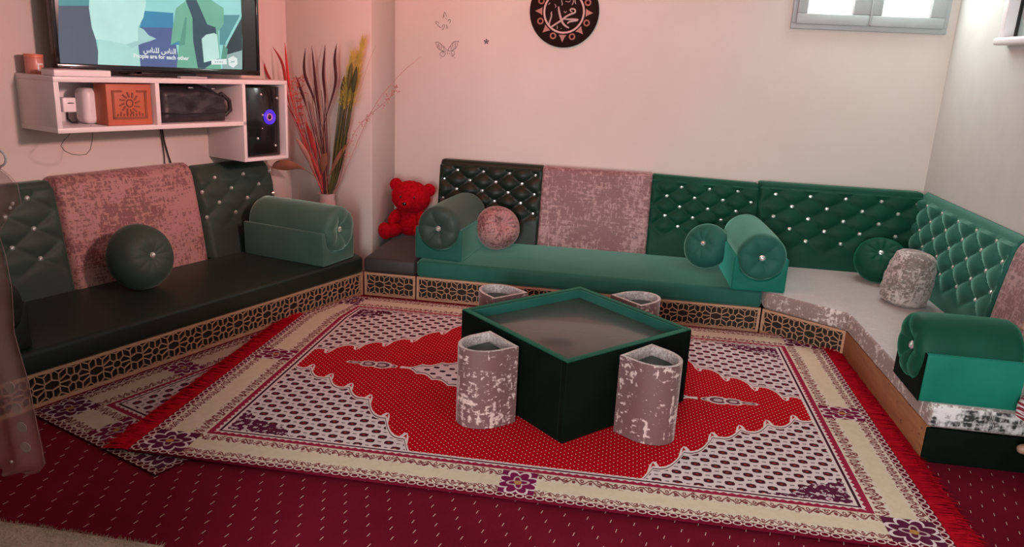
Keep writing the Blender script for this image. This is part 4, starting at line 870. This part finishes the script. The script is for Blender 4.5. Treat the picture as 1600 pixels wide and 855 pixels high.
# ------------------------------------------------------------------ wall plaque, wall stickers
pq = thing('wall_plaque', 'round black wall plaque with rose petals and ringed calligraphy', 'wall plaque', (-0.530, YB - 0.001, 1.828))
M['plq'] = mat('black_brown_board', (0.016, 0.007, 0.005), 0.8, spec=0.15, var=0.2); M['plq_rose'] = mat('rose_petal_paint', (0.36, 0.13, 0.10), 0.5, var=0.15); M['plq_ring'] = mat('pale_rose_paint', (0.62, 0.42, 0.40), 0.45, var=0.06); M['plq_ink'] = mat('pale_script_paint', (0.50, 0.36, 0.35), 0.45, var=0.06)
RP = 0.232
MB().lathe([(0.003, -0.022), (RP - 0.004, -0.022), (RP, -0.018), (RP, 0.0), (0.003, 0.0)], 72, 'Y').build('disc', M['plq'], pq, smooth=50)
ring(pq, 'script_ring', M['plq_ring'], (0, -0.023, -0.004), 0.133, 0.0075)
for k in range(16):
    a = 2 * PI * k / 16 - PI / 2; c, s_ = math.cos(a), math.sin(a)
    if k % 2: ring(pq, 'petal_loop', M['plq_rose'], (0.168 * c, -0.0235, 0.168 * s_ - 0.004), 0.017, 0.006)
    else:
        b = MB(); T_ = Vector((-s_, 0, c)); Rr = Vector((c, 0, s_)); o_ = Vector((0, -0.0225, -0.004))
        pts = [o_ + Rr * 0.146 - T_ * 0.026, o_ + Rr * 0.160 - T_ * 0.016, o_ + Rr * 0.194, o_ + Rr * 0.160 + T_ * 0.016, o_ + Rr * 0.146 + T_ * 0.026]
        b.add(pts + [p + Vector((0, -0.005, 0)) for p in pts], [(0, 1, 2, 3, 4), (9, 8, 7, 6, 5)] + [(i, (i + 1) % 5, 5 + (i + 1) % 5, 5 + i) for i in range(5)]); b.build('petal_point', M['plq_rose'], pq)
b = MB()
def script(pts, r):
    P = []
    for x, y in pts: p = on_y(810 + x / 10.06, y / 10.06, YB - 0.024) - pq.location; p.y = -0.0235; P.append(p)
    Q = []
    for i in range(len(P) - 1):
        p0, p1, p2, p3 = P[max(i - 1, 0)], P[i], P[i + 1], P[min(i + 2, len(P) - 1)]
        for k in range(5): t_ = k / 5; Q.append(0.5 * ((2 * p1) + (p2 - p0) * t_ + (2 * p0 - 5 * p1 + 4 * p2 - p3) * t_ * t_ + (3 * p1 - p0 - 3 * p2 + p3) * t_ ** 3))
    Q.append(P[-1]); n = len(Q) - 1; b.tube(Q, [r * (0.45 + 0.75 * math.sin(PI * (0.12 + 0.76 * i / n))) for i in range(n + 1)], 6)
script([(632, 105), (640, 180), (662, 270), (690, 350), (735, 405), (795, 440)], 0.0075)
script([(845, 190), (815, 165), (835, 140), (885, 150), (890, 195), (820, 225), (745, 265), (690, 310), (600, 370), (510, 425), (484, 405), (492, 340), (520, 255), (515, 205)], 0.0060)
script([(690, 295), (780, 305), (860, 305), (935, 315), (870, 330), (800, 345), (770, 372)], 0.0065)
script([(530, 180), (505, 225)], 0.003); script([(675, -10), (690, 60), (680, 85)], 0.003); script([(870, -20), (862, 40), (842, 80)], 0.003); script([(895, -20), (892, 30), (905, 65)], 0.003)
script([(570, 60), (590, 100), (575, 120)], 0.0022); script([(715, 170), (735, 200), (760, 175)], 0.0022); script([(668, 445), (672, 455)], 0.004); script([(610, 400), (612, 460)], 0.0022); script([(500, 40), (470, 75)], 0.0022); script([(740, 20), (800, 30), (820, 5)], 0.0022)
b.build('script', M['plq_ink'], pq, smooth=70)
M['sticker'] = mat('brown_sticker_film', (0.060, 0.016, 0.012), 0.5, var=0.2)
def sticker(name, label, cat, org, strokes, px, sc, r=0.0013):
    o_ = on_y(*org, YB - 0.001); o_.y = YB - 0.001; t = thing(name, label, cat, o_)
    for nm, ss in strokes.items():
        b = MB()
        for pts in ss:
            P = []
            for x, y in pts: p = on_y(px[0] + x / sc, px[1] + y / sc, YB - 0.001) - o_; p.y = -0.0005; P.append(p)
            b.tube(P, r, 4)
        b.build(nm, M['sticker'], t)
sticker('butterfly_sticker', 'larger outlined brown butterfly sticker with spread wings on the back wall', 'wall sticker', (699, 82), {
    'left_wing': [[(195, 535), (240, 530), (275, 560), (320, 600), (355, 640), (350, 668), (300, 660), (250, 640), (215, 600), (205, 560), (195, 535)], [(240, 545), (250, 600), (255, 640)], [(275, 560), (285, 610), (275, 650)], [(310, 600), (325, 650)], [(225, 560), (235, 610)],
                  [(300, 665), (265, 690), (262, 720), (300, 750), (330, 730), (340, 690), (300, 665)], [(305, 670), (305, 705)], [(270, 765), (278, 772)]],
    'right_wing': [[(385, 660), (385, 630), (420, 580), (455, 535), (500, 515), (525, 520), (520, 570), (500, 620), (470, 635), (430, 660), (385, 660)], [(455, 540), (450, 590), (460, 630)], [(485, 525), (490, 590), (480, 630)], [(420, 590), (430, 650)], [(525, 512), (550, 530)],
                   [(450, 655), (425, 690), (430, 735), (450, 745), (480, 710), (475, 670), (450, 655)], [(455, 700), (445, 740)], [(475, 755), (482, 765)]],
    'body': [[(372, 640), (376, 668)], [(368, 680), (372, 715)], [(400, 690), (404, 715)]]}, (660, 10), 9.5)
sticker('butterfly_sticker', 'smaller faint butterfly sticker above the larger butterfly on the back wall', 'wall sticker', (692, 36), {
    'left_wing': [[(190, 238), (205, 222), (235, 235), (250, 255)], [(195, 245), (230, 280), (265, 315)], [(260, 300), (270, 320)]], 'right_wing': [[(375, 222), (390, 198), (420, 200), (415, 215), (405, 250)], [(380, 215), (400, 190)]],
    'top_wing': [[(325, 80), (345, 115), (365, 155)], [(325, 90), (310, 145), (305, 180)], [(320, 130), (325, 165)], [(340, 180), (355, 180)]], 'body': [[(310, 265), (325, 275), (325, 310), (310, 335), (290, 345)], [(300, 275), (290, 320)], [(355, 270), (360, 300), (350, 335)], [(378, 290), (375, 330)]]}, (660, 10), 9.5)
o_ = on_y(760, 65, YB - 0.001); fs_ = thing('flower_sticker', 'tiny dark five-petal sticker right of the butterflies', 'wall sticker', o_)
for k in range(5):
    a = PI / 2 + 2 * PI * k / 5; MB().sphere((0.0115 * math.cos(a), -0.001, 0.0115 * math.sin(a)), (0.0075, 0.0012, 0.0045), 10, 6, rot=R_('Y', -a)).build('petal', M['sticker'], fs_, smooth=70)
MB().sphere((0, -0.001, 0), (0.004, 0.001, 0.004), 8, 6).build('centre', M['sticker'], fs_)
# ------------------------------------------------------------------ sheer drape hanging at the left doorway, doormat
dp = thing('sheer_drape', 'sheer pinkish drape with pale discs hanging from a white ring at the left', 'curtain', (-1.95, 2.0, 0.07))
def sheer(name, c, al):
    m = bpy.data.materials.new(name); m.use_nodes = True; nt = m.node_tree; bs_ = nt.nodes['Principled BSDF']; bs_.inputs['Roughness'].default_value = 0.5; bs_.inputs['Alpha'].default_value = al
    Ex.tree = nt; nt.links.new(mixc(ramp(nz(12, coords(), 3), 0.3, 0.7), tuple(x * 0.9 for x in c), c).s, bs_.inputs['Base Color']); return m
M['sheer'] = sheer('sheer_pink_voile', (0.58, 0.34, 0.33), 0.50); M['disc'] = sheer('pale_disc_applique', (0.55, 0.47, 0.43), 0.5)
edge = [(1.135, -1.872), (1.11, -1.835), (1.085, -1.815), (1.03, -1.812), (1.0, -1.85), (0.93, -1.905), (0.86, -1.892), (0.755, -1.886), (0.604, -1.900), (0.52, -1.888), (0.43, -1.873), (0.30, -1.866), (0.198, -1.859), (0.135, -1.857), (0.100, -1.885), (0.078, -1.945)]
g = MB(); n = 26
for z, xr in edge:
    xl = -2.16 if z < 1.1 else -1.98
    for k in range(n + 1):
        f = k / n; g.v.append((xl + (xr - xl) * f + 1.95, 0.030 * math.sin(f * 15 + z * 1.5) * (1 - 0.5 * f) * (0.4 + 0.6 * min(1, (1.16 - z) / 0.3)), z - 0.07))
for i in range(len(edge) - 1):
    for k in range(n): a = i * (n + 1) + k; g.f.append((a, a + 1, a + n + 2, a + n + 1)); g.mi.append(0)
dr = g.build('voile', M['sheer'], dp, smooth=70)
g = MB(); g.tube([(xr + 1.95, 0.0, z - 0.07) for z, xr in edge], 0.0011, 5); g.build('hem', M['sheer'], dp, smooth=70)
for u, v, rr in ((15, 605, 0.019), (26, 638, 0.018), (34, 668, 0.018), (40, 699, 0.018)):
    p = on_y(u, v, 1.962) - dp.location; MB().lathe([(0.002, -0.0012), (rr, -0.0012), (rr, 0.0012), (0.002, 0.0012)], 24, 'Y', c=p).build('disc', M['disc'], dp)
for u, v in ((16, 325), (20, 318), (18, 722)):
    p = on_y(u, v, 1.962) - dp.location; crystal(dp, p, 0.006)
ring(dp, 'hanging_ring', M['white'], (-1.868 + 1.95, 0, 1.163 - 0.07), 0.024, 0.0035)
MB().tube([(-1.868 + 1.95, 0, 1.187 - 0.07), (-1.95 + 1.95, 0.0, 1.5), (-1.99 + 1.95, 0.0, ZC - 0.07)], 0.0022, 6).build('cord', M['white'], dp)
MB().tube([(-1.868 + 1.95, 0, 1.141 - 0.07), (-1.885 + 1.95, 0, 1.118 - 0.07)], 0.008, 6).build('knot', M['sheer'], dp)
mt_ = thing('doormat', 'cream fluffy mat on the wine carpet at the bottom left corner', 'mat', (-1.9, 1.55, 0.0))
M['fluff'] = mat('cream_fluff', (0.40, 0.31, 0.23), 0.95, sheen=0.1, sheen_tint=(1, 0.9, 0.8), var=0.12, bump=(lambda: nz(60, coords(), 4), 1.0, 0.01))
MB().box(-0.75, -0.14, 0.001, 0.58, 0.285, 0.022).build('base', M['fluff'], mt_, bevel=0.008, seg=3)
b = MB(); rnd = random.Random(3)
for i in range(2600):
    if i < 1500: x, y = rnd.uniform(-0.75, 0.58), 0.285 - abs(rnd.gauss(0, 0.02))
    else: x, y = rnd.uniform(-0.3, 0.58), rnd.uniform(-0.1, 0.285)
    d_ = Vector((rnd.uniform(-1, 1), rnd.uniform(-0.6, 1.0), rnd.uniform(0.2, 1))) * 0.014; p = Vector((x, y, 0.020)); b.add([p - Vector((0.0012, 0, 0)), p + Vector((0.0012, 0, 0)), p + d_], [(0, 1, 2)])
tag(b.build('pile', M['fluff'], mt_), kind='stuff')
structure(MB().box(-4.2, 0.78, 0.0, -0.955, 0.90, ZC).build('shade_wall_front', M['wall']))  # unseen wall added and sized to shade the left side
# ------------------------------------------------------------------ child sitting on the end of the right sofa, nearly all beyond the frame
ch_t = thing('person', 'seated child at right edge, hand on the bolster, in a red and white grid dress', 'person', (1.80, 3.02, 0.0))
M['skin'] = mat('warm_brown_skin', (0.34, 0.17, 0.12), 0.5, var=0.06)
def skinned(name, pts, edges, rad, m, parent, root=0, sub=2):
    me = bpy.data.meshes.new(name); me.from_pydata(pts, edges, []); o = bpy.data.objects.new(name, me); COL.objects.link(o)
    md = o.modifiers.new('skin', 'SKIN'); md.use_smooth_shade = True
    for i, r in enumerate(rad): me.skin_vertices[0].data[i].radius = (r, r); me.skin_vertices[0].data[i].use_root = (i == root)
    sb = o.modifiers.new('sub', 'SUBSURF'); sb.levels = sub; sb.render_levels = sub
    bpy.context.view_layer.update(); dg = bpy.context.evaluated_depsgraph_get(); m2 = bpy.data.meshes.new_from_object(o.evaluated_get(dg)); bpy.data.objects.remove(o)
    return m2
def mesh_ob(name, me, m, parent): me.materials.clear(); me.materials.append(m); o = bpy.data.objects.new(name, me); COL.objects.link(o); o.parent = parent; return o
J = {}
pts, rad, ed = [], [], []
def jt(n, p, r, par=None):
    J[n] = len(pts); pts.append((p[0] - 1.80, p[1] - 3.02, p[2])); rad.append(r)
    if par: ed.append((J[par], J[n]))
jt('pelvis', (1.80, 3.06, 0.345), 0.080); jt('waist', (1.80, 3.06, 0.43), 0.072, 'pelvis'); jt('chest', (1.795, 3.05, 0.54), 0.080, 'waist'); jt('collar', (1.79, 3.045, 0.605), 0.055, 'chest'); jt('neck', (1.785, 3.035, 0.645), 0.030, 'collar'); jt('skull', (1.78, 3.03, 0.70), 0.040, 'neck')
jt('sho_r', (1.715, 3.05, 0.590), 0.036, 'collar'); jt('elb_r', (1.660, 2.975, 0.500), 0.026, 'sho_r'); jt('fore_r', (1.635, 3.02, 0.550), 0.023, 'elb_r'); jt('wri_r', (1.618, 3.075, 0.600), 0.017, 'fore_r'); jt('palm_r', (1.606, 3.100, 0.612), 0.019, 'wri_r')
jt('sho_l', (1.865, 3.04, 0.590), 0.036, 'collar'); jt('elb_l', (1.895, 2.96, 0.490), 0.026, 'sho_l'); jt('wri_l', (1.86, 2.88, 0.425), 0.018, 'elb_l'); jt('palm_l', (1.845, 2.855, 0.415), 0.020, 'wri_l')
jt('hip_r', (1.755, 3.01, 0.335), 0.060, 'pelvis'); jt('kne_r', (1.720, 2.885, 0.325), 0.042, 'hip_r'); jt('cal_r', (1.705, 2.900, 0.225), 0.036, 'kne_r'); jt('ank_r', (1.668, 2.935, 0.150), 0.024, 'cal_r'); jt('bal_r', (1.605, 2.945, 0.148), 0.022, 'ank_r'); jt('toe_r', (1.582, 2.948, 0.140), 0.016, 'bal_r')
jt('hip_l', (1.845, 3.01, 0.335), 0.060, 'pelvis'); jt('kne_l', (1.860, 2.860, 0.325), 0.042, 'hip_l'); jt('cal_l', (1.855, 2.865, 0.215), 0.036, 'kne_l'); jt('ank_l', (1.845, 2.885, 0.085), 0.024, 'cal_l'); jt('bal_l', (1.830, 2.820, 0.040), 0.023, 'ank_l'); jt('toe_l', (1.825, 2.785, 0.032), 0.016, 'bal_l')
me = skinned('body', pts, ed, rad, M['skin'], ch_t); body = mesh_ob('body', me, M['skin'], ch_t)
off = Vector((1.80, 3.02, 0))
def fingers(base, dirv, side, up):
    base, dirv, side, up = map(Vector, (base, dirv, side, up))
    for k, (ln, o_) in enumerate(((0.030, -0.013), (0.036, -0.004), (0.034, 0.005), (0.026, 0.013))):
        a = base + side * o_; P = [a, a + dirv * ln * .45 + up * 0.004, a + dirv * ln * .8 - up * 0.003, a + dirv * ln - up * 0.012]
        mesh_ob('finger', skinned('finger', [tuple(p - off) for p in P], [(0, 1), (1, 2), (2, 3)], (0.0062, 0.0056, 0.0052, 0.0045), M['skin'], None), M['skin'], body)
    a = base - dirv * 0.012 - side * 0.013; P = [a, a - side * 0.014 + dirv * 0.008, a - side * 0.018 + dirv * 0.022 - up * 0.004]
    mesh_ob('thumb', skinned('thumb', [tuple(p - off) for p in P], [(0, 1), (1, 2)], (0.0068, 0.006, 0.005), M['skin'], None), M['skin'], body)
fingers((1.602, 3.106, 0.612), Vector((-0.80, 0.10, -0.55)).normalized(), Vector((-0.1, -1, 0.0)).normalized(), Vector((-0.55, 0, 0.83)).normalized())
fingers((1.838, 2.842, 0.412), Vector((-0.2, -0.9, -0.25)).normalized(), Vector((1, -0.2, 0)).normalized(), Vector((0, 0, 1)))
hb2 = MB().sphere((-0.02, 0.005, 0.745), (0.068, 0.080, 0.088), 32, 22); hv = []
for v in hb2.v:
    p = Vector(v) - Vector((-0.02, 0.005, 0.745)); 
    if p.y < 0: p.x *= 1 - 0.12 * max(0, -p.z / 0.088); p.y += 0.010 * math.exp(-((abs(p.x) - 0.026) / 0.014) ** 2 - ((p.z - 0.004) / 0.012) ** 2); p.y -= 0.014 * math.exp(-(p.x / 0.011) ** 2 - ((p.z + 0.018) / 0.016) ** 2)
    hv.append(p + Vector((-0.02, 0.005, 0.745)))
hb2.v = hv; hdo = hb2.build('head', M['skin'], ch_t, smooth=80); MB().sphere((-0.02, -0.074, 0.727), (0.010, 0.011, 0.012), 12, 8).build('nose', M['skin'], hdo, smooth=80)
for sx in (-1, 1):
    MB().sphere((-0.02 + sx * 0.026, -0.064, 0.750), (0.008, 0.005, 0.0048), 12, 8).build('eye', M['gloss_black'], hdo, smooth=80); MB().sphere((-0.02 + sx * 0.069, 0.01, 0.742), (0.007, 0.014, 0.019), 12, 8).build('ear', M['skin'], hdo, smooth=80)
MB().sphere((-0.02, -0.070, 0.702), (0.019, 0.006, 0.005), 14, 8).build('mouth', mat('lips', (0.32, 0.10, 0.09), 0.45, var=0.05), hdo, smooth=80)
hr = MB().sphere((-0.02, 0.012, 0.755), (0.073, 0.082, 0.090), 32, 22, fuzz=0.05); hr.f = [f for f in hr.f if all(not (hr.v[i][1] < -0.035 and hr.v[i][2] < 0.795) and hr.v[i][2] > 0.665 for i in f)]; hr.mi = [0] * len(hr.f)
hr.build('hair', mat('black_hair', (0.012, 0.009, 0.008), 0.5, var=0.2), hdo, smooth=80)
def dress_fn():
    x, y, z = sep(coords()); l = emax(emax(((x + y * 0.5) / 0.014).fr() < 0.22, (z / 0.014).fr() < 0.22), nz(20, coords(), 2) > 0.62); return mixc(l, (0.20, 0.012, 0.025), (0.62, 0.55, 0.54))
M['dress'] = mat('red_grid_dress', (0.3, 0.02, 0.03), 0.8, fn=dress_fn)
b = MB(); n = 40; lev = [(0.632, 0.040, 0.036, -0.01, 0.02), (0.612, 0.078, 0.052, -0.008, 0.022), (0.590, 0.100, 0.068, -0.006, 0.024), (0.55, 0.098, 0.080, 0, 0.025), (0.47, 0.088, 0.078, 0, 0.035), (0.41, 0.102, 0.098, 0, 0.03), (0.365, 0.165, 0.155, -0.02, -0.03), (0.33, 0.205, 0.175, -0.035, -0.07), (0.285, 0.222, 0.150, -0.032, -0.105)]
for z, rx, ry, ox, oy in lev:
    for k in range(n): a = 2 * PI * k / n; w_ = 1 + 0.05 * math.sin(a * 9) * (1 if z < 0.4 else 0); b.v.append((ox + rx * w_ * math.cos(a) * (0.62 if math.cos(a) > 0 and z < 0.4 else 1), oy + ry * w_ * math.sin(a) * (0.45 if math.sin(a) > 0 and z < 0.34 else 1), max(z, 0.272 if math.sin(a) > 0.0 else z - 0.02 * (z < 0.3))))
for i in range(len(lev) - 1):
    for k in range(n): b.f.append((i * n + k, i * n + (k + 1) % n, (i + 1) * n + (k + 1) % n, (i + 1) * n + k)); b.mi.append(0)
dro = b.build('dress', M['dress'], ch_t, smooth=70)
for n_, a, c in (('r', (1.735, 3.05, 0.598), (1.690, 3.012, 0.545)), ('l', (1.850, 3.04, 0.598), (1.885, 3.000, 0.540))):
    MB().tube([Vector(a) - off, (Vector(a) + Vector(c)) / 2 - off, Vector(c) - off], [0.050, 0.050, 0.046], 16).build('sleeve', M['dress'], dro, smooth=70)
